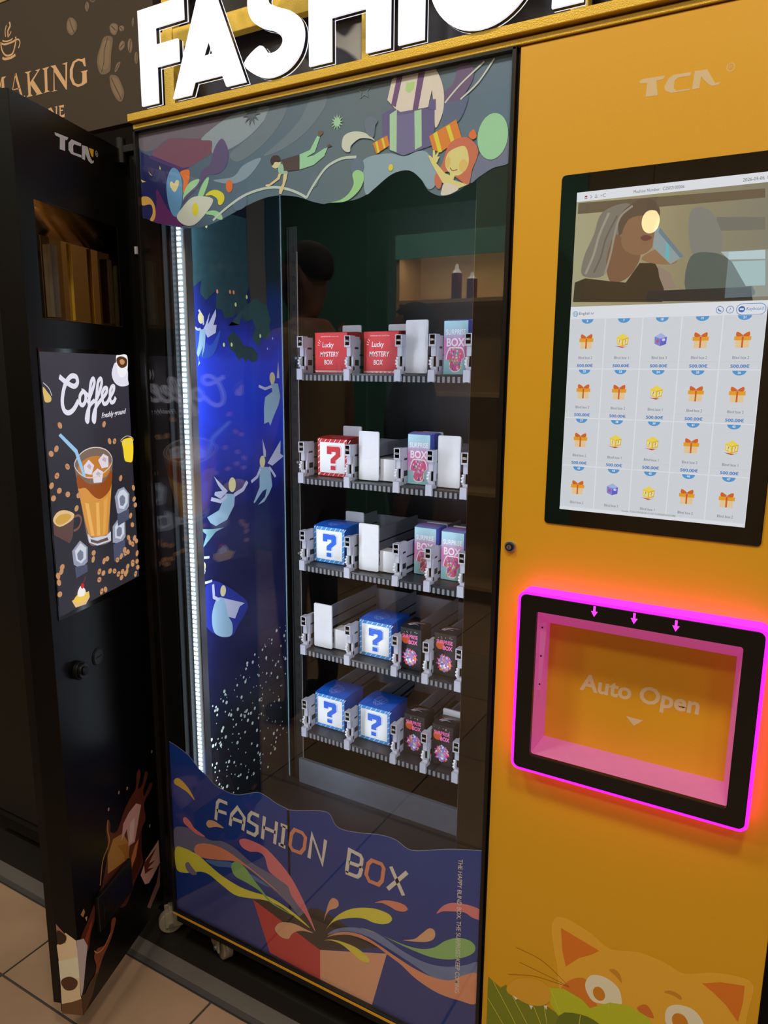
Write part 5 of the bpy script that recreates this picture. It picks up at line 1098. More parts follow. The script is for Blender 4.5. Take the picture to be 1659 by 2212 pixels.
# tall iced coffee
a.blob((124, 104, 92), [(0.2128,1.2657),(0.1839,1.2829),(0.1425,1.2877),(0.1004,1.2780),(0.0802,1.2579),(0.0820,1.2312),(0.1065,1.1136),(0.1045,1.0808),(0.1554,1.0823),(0.1844,1.0959),(0.1976,1.1567),(0.2101,1.2273)])
a.blob((214, 148, 66), [(0.2098,1.2302),(0.1822,1.2113),(0.1308,1.2035),(0.0877,1.2160),(0.1104,1.1144),(0.1207,1.0973),(0.1738,1.1059),(0.1872,1.1242),(0.1993,1.1721)])
a.blob((150, 74, 24), [(0.2068,1.2386),(0.1715,1.2157),(0.1190,1.2111),(0.0848,1.2316),(0.0929,1.1945),(0.1282,1.1781),(0.1542,1.1855),(0.1825,1.2083),(0.2080,1.2122)])
a.poly((236, 178, 92), [(0.1885,1.1792),(0.1762,1.1755),(0.1634,1.1051),(0.1748,1.1067)]); a.poly((236, 178, 92), [(0.1504,1.1725),(0.1388,1.1711),(0.1424,1.1015),(0.1541,1.1028)]); a.poly((226, 164, 78), [(0.1205,1.1736),(0.1061,1.1775),(0.1231,1.1011),(0.1326,1.1006)])
a.blob((196, 124, 52), [(0.2019,1.2556),(0.1653,1.2690),(0.1183,1.2653),(0.0885,1.2447),(0.1067,1.2219),(0.1603,1.2232),(0.1942,1.2369)])
for q in ([(0.1848,1.2535),(0.1658,1.2646),(0.1478,1.2504),(0.1593,1.2321),(0.1816,1.2382)], [(0.1325,1.2592),(0.1122,1.2708),(0.0938,1.2626),(0.0962,1.2409),(0.1211,1.2409)], [(0.1564,1.2348),(0.1370,1.2429),(0.1166,1.2326),(0.1244,1.2118),(0.1535,1.2146)]): a.poly((226, 216, 226), q); a.poly((196, 176, 178), [lerp2([q[0], q[1], q[2], q[3]], u, v) for u, v in ((.25, .25), (.7, .3), (.7, .7), (.3, .7))])
a.stroke((214, 206, 200), [(0.2130,1.2642),(0.1840,1.2824),(0.1425,1.2871),(0.1005,1.2774),(0.0803,1.2570),(0.0936,1.2390),(0.1389,1.2263),(0.1800,1.2305),(0.2077,1.2475)], 0.0022, True, True)
a.poly((206, 206, 220), [(0.1873,1.1150),(0.1742,1.1029),(0.1209,1.0958),(0.1022,1.1014),(0.1045,1.0808),(0.1554,1.0820),(0.1844,1.0953)]); a.poly((96, 86, 84), [(0.1785,1.1014),(0.1542,1.0921),(0.1158,1.0914),(0.1138,1.0845),(0.1549,1.0860),(0.1777,1.0950)])
a.poly((152, 198, 234), [(0.2577,1.3207),(0.2509,1.3247),(0.2019,1.2883),(0.1797,1.2331),(0.1888,1.2326),(0.2103,1.2828)])
# ice cubes and their sheen
for q in ([(0.0792,1.1731),(0.0648,1.1870),(0.0407,1.1891),(0.0194,1.1698),(0.0236,1.1431),(0.0474,1.1274),(0.0734,1.1356)], [(0.0943,1.1104),(0.0720,1.1223),(0.0432,1.1106),(0.0455,1.0775),(0.0663,1.0654),(0.0976,1.0753)], [(0.2426,1.0914),(0.2145,1.1064),(0.1905,1.0874),(0.1940,1.0573),(0.2183,1.0483),(0.2402,1.0632)]):
    a.poly((150, 156, 174), q)
    n_ = len(q); cx = sum(p[0] for p in q) / n_; cz = sum(p[1] for p in q) / n_
    a.poly((206, 212, 224), [(cx + (p[0] - cx) * .72 - .002, cz + (p[1] - cz) * .72 + .003) for p in q]); a.poly((120, 126, 146), [(cx + (p[0] - cx) * .4, cz + (p[1] - cz) * .4) for p in q])
for q in ([(0.0737,1.1331),(0.0248,1.1372),(0.0273,1.1141),(0.0737,1.1068)], [(0.0964,1.0708),(0.0474,1.0712),(0.0547,1.0324),(0.0965,1.0329)], [(0.2375,1.0571),(0.1956,1.0522),(0.1964,1.0368),(0.2354,1.0338)]): a.poly((76, 80, 104), q)
a.blob((246, 214, 50), [(0.0369,1.2902),(0.0158,1.2949),(-0.0072,1.2896),(-0.0023,1.2436),(0.0202,1.2429),(0.0311,1.2491),(0.0342,1.2706)]); a.stroke((210, 206, 180), [(0.0401,1.2937),(0.0165,1.3001),(-0.0064,1.2943),(-0.0069,1.2863),(0.0182,1.2846),(0.0383,1.2888)], 0.0015, True, True)
# mug
a.poly((94, 66, 62), [(0.2929,1.1692),(0.2633,1.1764),(0.2278,1.1595),(0.2373,1.1199),(0.2482,1.1082),(0.2944,1.1354)]); a.poly((226, 190, 140), smooth([(0.2942,1.1624),(0.2815,1.1755),(0.2587,1.1770),(0.2317,1.1667),(0.2280,1.1580),(0.2431,1.1507),(0.2759,1.1473)], 3)); a.poly((206, 160, 70), smooth([(0.2877,1.1611),(0.2732,1.1697),(0.2504,1.1682),(0.2371,1.1613),(0.2499,1.1535),(0.2755,1.1509)], 3))
a.stroke((120, 84, 70), [(0.2289,1.1582),(0.2110,1.1569),(0.2059,1.1462),(0.2163,1.1333),(0.2332,1.1303)], 0.005, True)
# beans
for i, c_ in enumerate([(0.2518,1.3397),(0.1031,1.3319),(0.0863,1.2947),(0.0671,1.2930),(0.2677,1.2967),(0.2844,1.2890),(0.2377,1.2589),(0.2721,1.2458),(0.2904,1.2294),(0.2685,1.2165),(0.2432,1.2053),(0.2087,1.1976),(0.2877,1.2049),(0.2184,1.1731),(0.0516,1.2103),(0.0012,1.1811),(0.0008,1.1550),(-0.0028,1.1407),(0.0198,1.1201),(0.0146,1.0980),(0.0337,1.0721),(0.0090,1.0660),(0.0287,1.0601),(0.0180,1.0535),(0.0016,1.0574),(0.0529,1.0488),(0.0396,1.0405),(0.0508,1.0399),(0.0682,1.0374),(0.0842,1.0331),(0.1711,1.0703),(0.1742,1.0573),(0.1357,1.0437),(0.1232,1.0456),(0.0225,1.0122),(0.0034,1.0090),(0.0444,1.0076),(0.0230,1.0071),(0.0017,0.9945),(0.1553,1.0257),(0.1408,1.0185),(0.1157,1.0163),(0.0983,1.0115),(0.0493,0.9969),(0.0672,1.0018),(0.0836,1.0008),(0.0559,0.9936),(0.0722,0.9896),(0.1573,1.0086),(0.0128,0.9817),(0.2773,1.0677),(0.2810,1.0598),(0.2907,1.0405),(0.2908,1.0170),(0.1372,0.9811),(0.1516,0.9812),(0.2917,1.0540),(0.0014,1.0278)]):
    ro = random.Random(i).uniform(-1, 1)
    a.poly((196, 142, 98), disc(c_, 0.0075, 0.0058, 10, ro), up=False)
a.up()
for i, c_ in enumerate([(0.0671,1.2930),(0.2377,1.2589),(0.2721,1.2458),(0.0180,1.0535),(0.0508,1.0399),(0.0842,1.0331),(0.0225,1.0122),(0.1553,1.0257),(0.0983,1.0115),(0.0836,1.0008),(0.0128,0.9817),(0.1573,1.0086),(0.1516,0.9812)]):
    a.stroke((96, 58, 36), [(c_[0] - .004, c_[1] - .002), (c_[0] + .004, c_[1] + .002)], 0.0012, up=False)
a.up()
a.poly((232, 190, 128), [(0.2553,0.9926),(0.1970,0.9957),(0.1954,0.9826),(0.2101,0.9715),(0.2447,0.9752)]); a.blob((240, 200, 80), [(0.2485,0.9929),(0.2269,1.0007),(0.1965,0.9912),(0.2139,0.9827),(0.2388,0.9837)]); a.blob((244, 238, 236), [(0.2356,1.0024),(0.2229,1.0140),(0.2087,1.0014),(0.2129,0.9917),(0.2303,0.9934)])
a.poly((214, 32, 44), disc([(0.2175,1.0124)][0], 0.0055, 0.0055)); a.stroke((170, 40, 50), [(0.2151,1.0157),(0.2044,1.0291)], 0.0012)
a.build('advert_display', door)['label'] = 'lit advert for freshly ground iced coffee'
# door logo
a = Art(DR, 'logo', 0.0002, 0.00003)
LGD = mat('white_logo_vinyl', (214, 214, 224), 0.4)
for q in ([(0.2009,1.8715),(0.1585,1.8743),(0.1638,1.8680),(0.1695,1.8677),(0.1719,1.8471),(0.1882,1.8460),(0.1852,1.8667),(0.1988,1.8668)], [(0.1490,1.8742),(0.1172,1.8754),(0.1197,1.8696),(0.1407,1.8677),(0.1454,1.8631),(0.1455,1.8520),(0.1197,1.8540),(0.1191,1.8491),(0.1531,1.8473),(0.1611,1.8523),(0.1596,1.8647)], [(0.1156,1.8734),(0.0958,1.8752),(0.0896,1.8586),(0.0833,1.8530),(0.0772,1.8554),(0.0788,1.8505),(0.0871,1.8468),(0.0969,1.8496),(0.1055,1.8608),(0.1082,1.8478),(0.1180,1.8477)]):
    a.poly(LGD, q, up=False)
a.poly((236, 188, 40), [(0.0927,1.8747),(0.0755,1.8761),(0.0785,1.8612),(0.0848,1.8613)])
a.stroke(LGD, disc([(0.0658,1.8708)][0], 0.0042, 0.005), 0.0009, closed=True)
q = [(0.0688,1.8676),(0.0632,1.8681),(0.0683,1.8719)]
a.text(LGD, 'R', q[0], q[1], q[2])
a.build('door_logo', door)
# locks
l1, l2 = [(0.2504,0.8442),(0.1796,0.8453)]
for c_, h_ in ((l1, 0.016), (l2, 0.003)):
    p0 = Vector(DR(c_[0], c_[1], 0)); lk_ = MB().cyl(p0, _DN, 0.019, h_ * .6, M_BLKM, 28).cyl(p0 + _DN * h_ * .6, _DN, 0.016, h_ * .4, M_BLK, 28)
    if h_ < .01:
        p1 = p0 + _DN * (h_ + .0003); lk_.face([p1 + _DU * .012 + Vector((0, 0, .0015)), p1 - _DU * .012 + Vector((0, 0, .0015)), p1 - _DU * .012 - Vector((0, 0, .0015)), p1 + _DU * .012 - Vector((0, 0, .0015))], mat('slot_black', (2, 2, 2), .8))
    else: lk_.cyl(p0 + _DN * h_, _DN, 0.009, .004, M_BLKM, 20)
    lk_.build('lock_knob', door, 0.001)
# splash print
a = Art(DR, 'door', 0.0002, 0.00003)
BR1, BR2, BR3, PNK, GLD = (74, 36, 24), (112, 60, 36), (56, 22, 18), (164, 130, 126), (140, 104, 48)
a.poly(BR1, smooth([(0.2180,0.3311),(0.1906,0.3941),(0.1924,0.4461),(0.1807,0.4603),(0.1748,0.4438),(0.1772,0.4311),(0.1647,0.4172),(0.1463,0.4151),(0.1158,0.4442),(0.0861,0.4585),(0.0631,0.4678),(0.0556,0.5001),(0.0433,0.5050),(0.0378,0.4891),(0.0532,0.4618),(0.0343,0.4589),(0.0196,0.4826),(0.0055,0.4758),(0.0120,0.4611),(0.0305,0.4430),(0.0275,0.4250),(-0.0023,0.4422),(-0.0124,0.4292),(0.0064,0.4190),(0.0311,0.4074),(0.0277,0.3636),(0.0496,0.3470),(0.0537,0.2907),(0.0528,0.2585),(0.0922,0.2389),(0.1300,0.2096),(0.1668,0.2289),(0.2302,0.3118)], 3))
a.poly(GLD, [(0.1687,0.4045),(0.1270,0.3923),(0.1042,0.3433),(0.1129,0.3157),(0.1970,0.3377),(0.1923,0.3793)]); a.poly((128, 84, 40), [(0.1506,0.3757),(0.1088,0.3533),(0.1103,0.2867),(0.1264,0.2952),(0.1279,0.3332)])
a.poly(PNK, [(0.0981,0.4262),(0.0660,0.4293),(0.0440,0.4120),(0.0575,0.3865),(0.0816,0.3378),(0.1097,0.3455),(0.1104,0.3911),(0.1368,0.3776),(0.1246,0.4138)])
a.poly((186, 158, 152), [(0.0955,0.3979),(0.0752,0.3980),(0.0867,0.3448),(0.1065,0.3483)]); a.poly(BR3, [(0.0765,0.3309),(0.0496,0.3470),(0.0561,0.2679),(0.0915,0.2453),(0.1080,0.2543)]); a.poly((150, 92, 52), [(0.0826,0.3283),(0.0629,0.3353),(0.0799,0.2989),(0.1116,0.2741),(0.1156,0.2906)])
a.stroke(GLD, [(0.1830,0.4619),(0.1866,0.4390),(0.1832,0.4144),(0.1900,0.4000),(0.2124,0.3810),(0.2279,0.3322)], 0.004, True)
a.poly(PNK, [(0.0655,0.2362),(0.0386,0.2588),(-0.0268,0.2684),(-0.0277,0.2036),(0.0105,0.1915),(0.0302,0.1875),(0.0480,0.1976)]); a.poly(BR1, [(0.0482,0.2552),(-0.0156,0.2561),(0.0250,0.2383),(-0.0061,0.2266),(0.0322,0.2293),(0.0021,0.2107),(0.0452,0.2246)])
a.poly((106, 78, 74), [(-0.0076,0.1632),(-0.0277,0.2036),(-0.0215,0.1415),(0.0311,0.1164),(0.0455,0.1315)])
for c_ in [(0.1343,0.4995),(0.0998,0.4892),(0.1779,0.4853),(0.0114,0.3336),(-0.0177,0.5182)]: a.poly((130, 110, 96), disc(c_, 0.0035, 0.0045, 8))
a.poly(BR1, smooth([(0.3106,0.2646),(0.2764,0.2887),(0.2544,0.3055),(0.2563,0.2722),(0.2735,0.2517),(0.2842,0.2213),(0.2974,0.2282)], 3)); a.poly((120, 50, 30), [(0.2943,0.2553),(0.2630,0.2809),(0.2697,0.2643),(0.2885,0.2330)])
a.poly(BR2, smooth([(0.2688,0.1886),(0.2542,0.1961),(0.2273,0.1814),(0.2038,0.1927),(0.1956,0.2196),(0.1787,0.2084),(0.2018,0.1777),(0.2364,0.1597),(0.2533,0.1437),(0.2771,0.1249),(0.3156,0.1198),(0.3088,0.1308),(0.2752,0.1411),(0.2634,0.1594)], 3))
a.stroke((190, 140, 84), [(0.2664,0.2009),(0.2545,0.1856),(0.2302,0.1789),(0.2029,0.1919)], 0.002, True); a.poly((150, 110, 60), [(0.3028,0.3197),(0.2908,0.3253),(0.2875,0.3134),(0.2952,0.3073)]); a.poly((170, 140, 100), [(0.2888,0.3021),(0.2809,0.2987),(0.2847,0.2894)])
a.poly((176, 170, 196), [(0.3229,0.2752),(0.2985,0.2589),(0.2877,0.2317),(0.2994,0.1953),(0.3106,0.1549),(0.3196,0.1374),(0.3225,0.1401)])
a.poly((60, 42, 30), [(0.3225,0.1401),(0.3086,0.1322),(0.2884,0.1436),(0.2593,0.1427),(0.2831,0.1062),(0.3185,0.0873)])
a.build('splash_print', door)['label'] = 'printed coffee splash'
a = Art(ER, 'door', 0.0002, 0.00003)
a.poly((176, 160, 138), [(-0.0490,0.2512),(-0.0258,0.2862),(-0.0025,0.2718),(-0.0005,0.2289),(-0.0022,0.1375),(0.0003,0.1220),(-0.0493,0.1025),(-0.0478,0.1572),(-0.0473,0.2140)])
a.poly((196, 184, 160), [(-0.0482,0.2139),(-0.0009,0.2320),(-0.0005,0.1820),(-0.0476,0.1667)])
a.poly((124, 88, 76), [(-0.0467,0.3040),(-0.0234,0.2789),(-0.0278,0.2612),(-0.0463,0.2547)]); a.poly((36, 24, 18), smooth([(-0.0449,0.2890),(-0.0263,0.2799),(-0.0258,0.2677),(-0.0372,0.2564),(-0.0460,0.2579)], 3)); a.poly((62, 38, 26), smooth([(-0.0466,0.1606),(-0.0395,0.1730),(-0.0223,0.1804),(-0.0077,0.1744),(-0.0081,0.1617),(-0.0188,0.1485),(-0.0373,0.1449)], 3))
a.poly((80, 56, 36), [(-0.0492,0.1073),(-0.0243,0.1171),(-0.0006,0.1298),(0.0007,0.0882),(-0.0496,0.0837)])
a.build('edge_print', door)
# card reader
cq = [(0.2519,0.3271),(0.1140,0.3048),(0.1162,0.2844),(0.1678,0.2196),(0.2536,0.2573)]
u0, u1 = [(0.1151,0.2954)][0][0], [(0.2519,0.3271)][0][0]
z1 = ([(0.1137,0.3079)][0][1] + [(0.2514,0.3315)][0][1]) / 2; z0 = ([(0.1678,0.2196)][0][1] + [(0.2519,0.2510)][0][1]) / 2
cr = MB(); dbox(cr, u0, u1, 0.0, 0.010, z0, z1, M_BLK)
cr = cr.build('coin_return', door, 0.002)
c2 = MB(); dbox(c2, u0 + .014, u1 - .016, 0.0095, 0.0115, z0 + .02, z1 - .02, mat('coin_flap_black', (5, 5, 6), 0.25)); c2.build('coin_flap', door, 0.001)
a = Art(DR, 'logo', 0.0002, 0.00003)
q = [(0.2174,0.3280),(0.1280,0.3216),(0.2164,0.3363)]
a.text((150, 110, 104), 'Coin Return', q[0], q[1], q[2], 0.02)
a.build('coin_return_lettering', door)

# ================================================================== COFFEE HEADER BOARD
hb = MB().box((-0.62, -0.0, 0.0), (0.0, 0.02, 0.360), mat('dark_brown_header_board', (64, 52, 40), 0.7, 0, 1, 0.06, 300))
HB0 = Vector((0.030, 0.030, 1.955)); ztop = [(-0.4310,2.2641)][0][1]
hb = MB().box((-0.98, 0.0, 0.0), (0.0, 0.02, ztop - HB0.z), mat('dark_brown_header_board', (64, 52, 40), 0.7, 0, 1, 0.06, 300))\
    .box((-0.98, -0.002, ztop - HB0.z), (0.0, 0.022, ztop - HB0.z + 0.008), mat('header_edge_trim', (176, 150, 104), 0.5)).build('header_board', None, 0.0008, loc=HB0)
props(hb, 'dark brown board with coffee beans and tan lettering above the coffee machine', 'sign board')
HF = lambda a_, b_, d=0.0: (a_ - HB0.x, -d, b_ - HB0.z)
a = Art(HF, 'header', 0.0002, 0.00003)
TAN = (196, 156, 116)
a.poly(TAN, [(-0.1774,2.1012),(-0.1765,2.0838),(-0.1817,2.0856),(-0.1862,2.0946),(-0.1979,2.0992),(-0.2104,2.0973),(-0.2186,2.0855),(-0.2202,2.0708),(-0.2146,2.0582),(-0.2042,2.0531),(-0.1931,2.0537),(-0.1899,2.0590),(-0.1884,2.0733),(-0.1934,2.0769),(-0.1705,2.0762),(-0.1750,2.0721),(-0.1756,2.0524),(-0.1895,2.0490),(-0.2060,2.0484),(-0.2218,2.0560),(-0.2299,2.0708),(-0.2281,2.0872),(-0.2170,2.1002),(-0.2002,2.1037),(-0.1869,2.1005)], up=False)
a.poly(TAN, [(-0.2917,2.1052),(-0.2749,2.1042),(-0.2450,2.0658),(-0.2413,2.0992),(-0.2530,2.1023),(-0.2344,2.1033),(-0.2360,2.0993),(-0.2421,2.0490),(-0.2448,2.0498),(-0.2799,2.0912),(-0.2827,2.0547),(-0.2729,2.0527),(-0.2954,2.0530),(-0.2870,2.0550),(-0.2819,2.0984)], up=False)
a.poly(TAN, [(-0.3202,2.1052),(-0.2955,2.1050),(-0.3041,2.1006),(-0.3069,2.0586),(-0.2980,2.0551),(-0.3205,2.0550),(-0.3158,2.0580),(-0.3135,2.1002)], up=False)
a.poly(TAN, [(-0.3831,2.1085),(-0.3582,2.1076),(-0.3664,2.1043),(-0.3660,2.0846),(-0.3373,2.1027),(-0.3458,2.1059),(-0.3268,2.1063),(-0.3536,2.0872),(-0.3278,2.0562),(-0.3215,2.0546),(-0.3503,2.0550),(-0.3455,2.0573),(-0.3651,2.0797),(-0.3661,2.0607),(-0.3601,2.0557),(-0.3825,2.0563),(-0.3752,2.0604),(-0.3740,2.1039)], up=False)
a.stroke(TAN, [(-0.4159,2.1115),(-0.3992,2.0593)], 0.0070, up=False); a.stroke(TAN, [(-0.4159,2.1115),(-0.4337,2.0738)], 0.0025, up=False); a.stroke(TAN, [(-0.4281,2.0797),(-0.4059,2.0788)], 0.0022, up=False); a.stroke(TAN, [(-0.4106,2.0603),(-0.3875,2.0596)], 0.0022, up=False)
a.poly(TAN, [(-0.4503,2.1122),(-0.4601,2.1077),(-0.4604,2.0836),(-0.4724,2.0846),(-0.4674,2.1059),(-0.4755,2.0923),(-0.4937,2.1107),(-0.4980,2.0870),(-0.5022,2.0872),(-0.4973,2.1131),(-0.5027,2.1158),(-0.4898,2.1154),(-0.4753,2.1004),(-0.4670,2.1130)], up=False)
a.cut('header_lettering', hb)
a.poly(TAN, [(-0.2737,2.0212),(-0.2552,2.0205),(-0.2567,2.0151),(-0.2667,2.0172),(-0.2673,2.0121),(-0.2599,2.0117),(-0.2602,2.0088),(-0.2676,2.0094),(-0.2680,2.0009),(-0.2574,2.0010),(-0.2543,2.0036),(-0.2560,1.9958),(-0.2765,1.9966),(-0.2723,1.9986),(-0.2706,2.0181)], up=False)
a.poly(TAN, [(-0.3100,2.0207),(-0.2990,2.0222),(-0.2852,2.0014),(-0.2830,2.0200),(-0.2881,2.0212),(-0.2779,2.0218),(-0.2824,1.9958),(-0.2847,1.9961),(-0.3030,2.0179),(-0.3035,2.0145)], up=False)
a.cut('header_lettering', hb)
for q, w_ in (([(-0.4343,2.2161),(-0.4409,2.2053),(-0.4408,2.1931)], .003), ([(-0.4232,2.2204),(-0.4213,2.2118),(-0.4309,2.2033),(-0.4312,2.1904)], .0045), ([(-0.4190,2.2001),(-0.4271,2.1931)], .0025), ([(-0.4619,2.1841),(-0.4454,2.1783),(-0.4174,2.1782),(-0.4047,2.1809),(-0.4055,2.1863)], .004), ([(-0.4535,2.1877),(-0.4415,2.1837),(-0.4229,2.1831),(-0.4164,2.1858)], .003),
              ([(-0.4605,2.1830),(-0.4579,2.1684),(-0.4485,2.1570),(-0.4365,2.1530),(-0.4208,2.1545),(-0.4116,2.1649),(-0.4052,2.1776)], .004), ([(-0.4050,2.1792),(-0.3958,2.1792),(-0.3908,2.1713),(-0.3976,2.1614)], .003), ([(-0.4586,2.1527),(-0.4498,2.1484),(-0.4280,2.1471),(-0.4106,2.1500)], .0055)):
    a.stroke(TAN, q, w_, True, up=False)
a.cut('cup_icon', hb)
BN, BN2 = (98, 80, 62), (50, 38, 28)
def bean(q, crease):
    a.poly(BN, smooth(q, 4)); cx = sum(p[0] for p in q) / len(q); cz = sum(p[1] for p in q) / len(q)
    a.poly((112, 92, 70), [(cx + (p[0] - cx) * .72 - .001, cz + (p[1] - cz) * .76 + .001) for p in smooth(q, 4)]); a.stroke(BN2, crease, 0.0022, True); a.cut('coffee_bean_print', hb); a.off = 0.0004
bean([(-0.2295,2.1749),(-0.2213,2.1862),(-0.2079,2.1843),(-0.1969,2.1732),(-0.1982,2.1605),(-0.2086,2.1528),(-0.2168,2.1527),(-0.2269,2.1613)], [(-0.2188,2.1841),(-0.2147,2.1719),(-0.2079,2.1591),(-0.2044,2.1536)])
bean([(-0.1155,2.1281),(-0.0976,2.1278),(-0.0881,2.1197),(-0.0956,2.0926),(-0.1007,2.0647),(-0.1142,2.0582),(-0.1321,2.0621),(-0.1396,2.0797),(-0.1381,2.0956),(-0.1273,2.1129)], [(-0.1029,2.1257),(-0.1151,2.1042),(-0.1200,2.0794),(-0.1279,2.0647)])
bean([(-0.1045,2.0509),(-0.0940,2.0531),(-0.0793,2.0465),(-0.0682,2.0286),(-0.0631,2.0134),(-0.0679,2.0013),(-0.0758,1.9980),(-0.0879,2.0061),(-0.1014,2.0277)], [(-0.0996,2.0484),(-0.0907,2.0324),(-0.0795,2.0144),(-0.0729,2.0021)])
bean([(-0.0960,2.1449),(-0.0880,2.1495),(-0.0757,2.1462),(-0.0701,2.1381),(-0.0773,2.1270),(-0.0874,2.1282),(-0.0944,2.1351)], [(-0.0909,2.1454),(-0.0791,2.1352)])
bean([(-0.0676,2.1376),(-0.0600,2.1400),(-0.0529,2.1354),(-0.0551,2.1297),(-0.0646,2.1300)], [(-0.0639,2.1376),(-0.0582,2.1311)])
bean([(-0.0704,2.1053),(-0.0624,2.1116),(-0.0544,2.1085),(-0.0547,2.0991),(-0.0651,2.0940),(-0.0711,2.0975)], [(-0.0684,2.0994),(-0.0566,2.1058)])
bean([(-0.0442,2.1065),(-0.0376,2.1115),(-0.0321,2.1042),(-0.0325,2.0918),(-0.0386,2.0844),(-0.0453,2.0927)], [(-0.0366,2.1082),(-0.0407,2.0887)])
bean([(-0.1659,2.2004),(-0.1601,2.2055),(-0.1542,2.1994),(-0.1564,2.1904),(-0.1620,2.1871),(-0.1662,2.1925)], [(-0.1617,2.2026),(-0.1604,2.1897)])
bean([(-0.0884,2.0593),(-0.0796,2.0721),(-0.0694,2.0735),(-0.0725,2.0661),(-0.0835,2.0569)], [(-0.0857,2.0605),(-0.0734,2.0710)])
bean([(-0.0289,2.1437),(-0.0247,2.1474),(-0.0240,2.1381),(-0.0269,2.1313),(-0.0301,2.1347)], [(-0.0264,2.1447),(-0.0277,2.1342)])
bean([(-0.0262,2.0797),(-0.0203,2.0833),(-0.0174,2.0734),(-0.0207,2.0616),(-0.0273,2.0659)], [(-0.0217,2.0805),(-0.0234,2.0652)])
bean([(-0.1509,2.2059),(-0.1417,2.2062),(-0.1343,2.2023),(-0.1397,2.1998),(-0.1473,2.2024)], [(-0.1484,2.2048),(-0.1369,2.2024)])


# ================================================================== THE HALL BEHIND THE CAMERA (seen as reflections)
M_PLY = mat('pale_plywood', (196, 164, 118), 0.6, 0, 1, 0.12, 12)
su = empty('shelf_unit', (-0.62, -3.1, 0)); props(su, 'tall plywood shelf unit with a teal fascia in the hall', 'shelf unit')
MB().box((-0.40, -0.20, 0), (0.40, -0.17, 2.26), M_PLY).build('back_board', su)
for x in (-0.42, 0.40): MB().box((x, -0.20, 0), (x + 0.02, 0.12, 2.26), M_PLY).build('side_board', su)
for z in (0.10, 0.70, 1.30, 1.855): MB().box((-0.40, -0.17, z), (0.40, 0.12, z + 0.022), M_PLY).build('shelf_board', su)
MB().box((-0.42, 0.12, 2.12), (0.42, 0.14, 2.26), M_TEAL).build('fascia', su)
sl = MB().box((-0.36, 0.09, 2.135), (0.36, 0.115, 2.145), emi('added_shelf_light_glow', (255, 226, 180), 4.0)).build('added_shelf_light', su)  # added glowing bar under the fascia, brightens the shelf for its reflection
sd = bpy.data.lights.new('added_shelf_fill_light', 'AREA'); sd.shape = 'RECTANGLE'; sd.size = 0.7; sd.size_y = 0.02; sd.energy = 5.0; sd.color = (1.0, 0.85, 0.62)  # added fill light that goes with the bar
so = bpy.data.objects.new('added_shelf_fill_light', sd); COL.objects.link(so); so.parent = su; so.location = (0, 0.10, 2.132)
for i, (bx, bh) in enumerate(((-0.03, 0.20), (0.07, 0.15))):
    t = empty('squeeze_bottle', (-0.62 + bx, -3.02, 1.8775)); props(t, ('taller' if i == 0 else 'shorter') + ' purple syrup bottle with white cap on the plywood shelf', 'bottle', 'syrup bottles on the plywood shelf')
    MB().cyl((0, 0, 0), (0, 0, 1), 0.032, bh * .74, mat('purple_bottle_label', (92, 34, 66), 0.35), 24).cyl((0, 0, bh * .74), (0, 0, 1), 0.032, bh * .1, M_WHITEP, 24, 0.014).build('bottle_body', t)
    MB().cyl((0, 0, bh * .84), (0, 0, 1), 0.014, bh * .16, M_WHITEP, 20, 0.008).build('cap', t)
pl = empty('pendant_lamp', (0.62, -2.10, 2.05)); props(pl, 'bare warm pendant bulb hanging on a black cord', 'lamp')
MB().ball((0, 0, 0), (0.035, 0.035, 0.045), emi('warm_bulb_glow', (255, 220, 160), 14.0), 16, 10).build('bulb', pl, smooth=True)
MB().cyl((0, 0, 0.04), (0, 0, 1), 0.018, 0.06, M_BLK, 16).build('socket', pl)
MB().cyl((0, 0, 0.10), (0, 0, 1), 0.003, CEIL_Z - 2.15, M_BLK, 8).build('cord', pl)
wp = [(0.7899,2.1016),(1.0018,1.8619)]
struct(MB().box((wp[0][0], RY0 - 0.001, wp[1][1]), (wp[0][0] + 0.9, RY0 + 0.012, wp[0][1]), emi('daylight_pane', (196, 226, 236), 2.2)).build('window_1'))

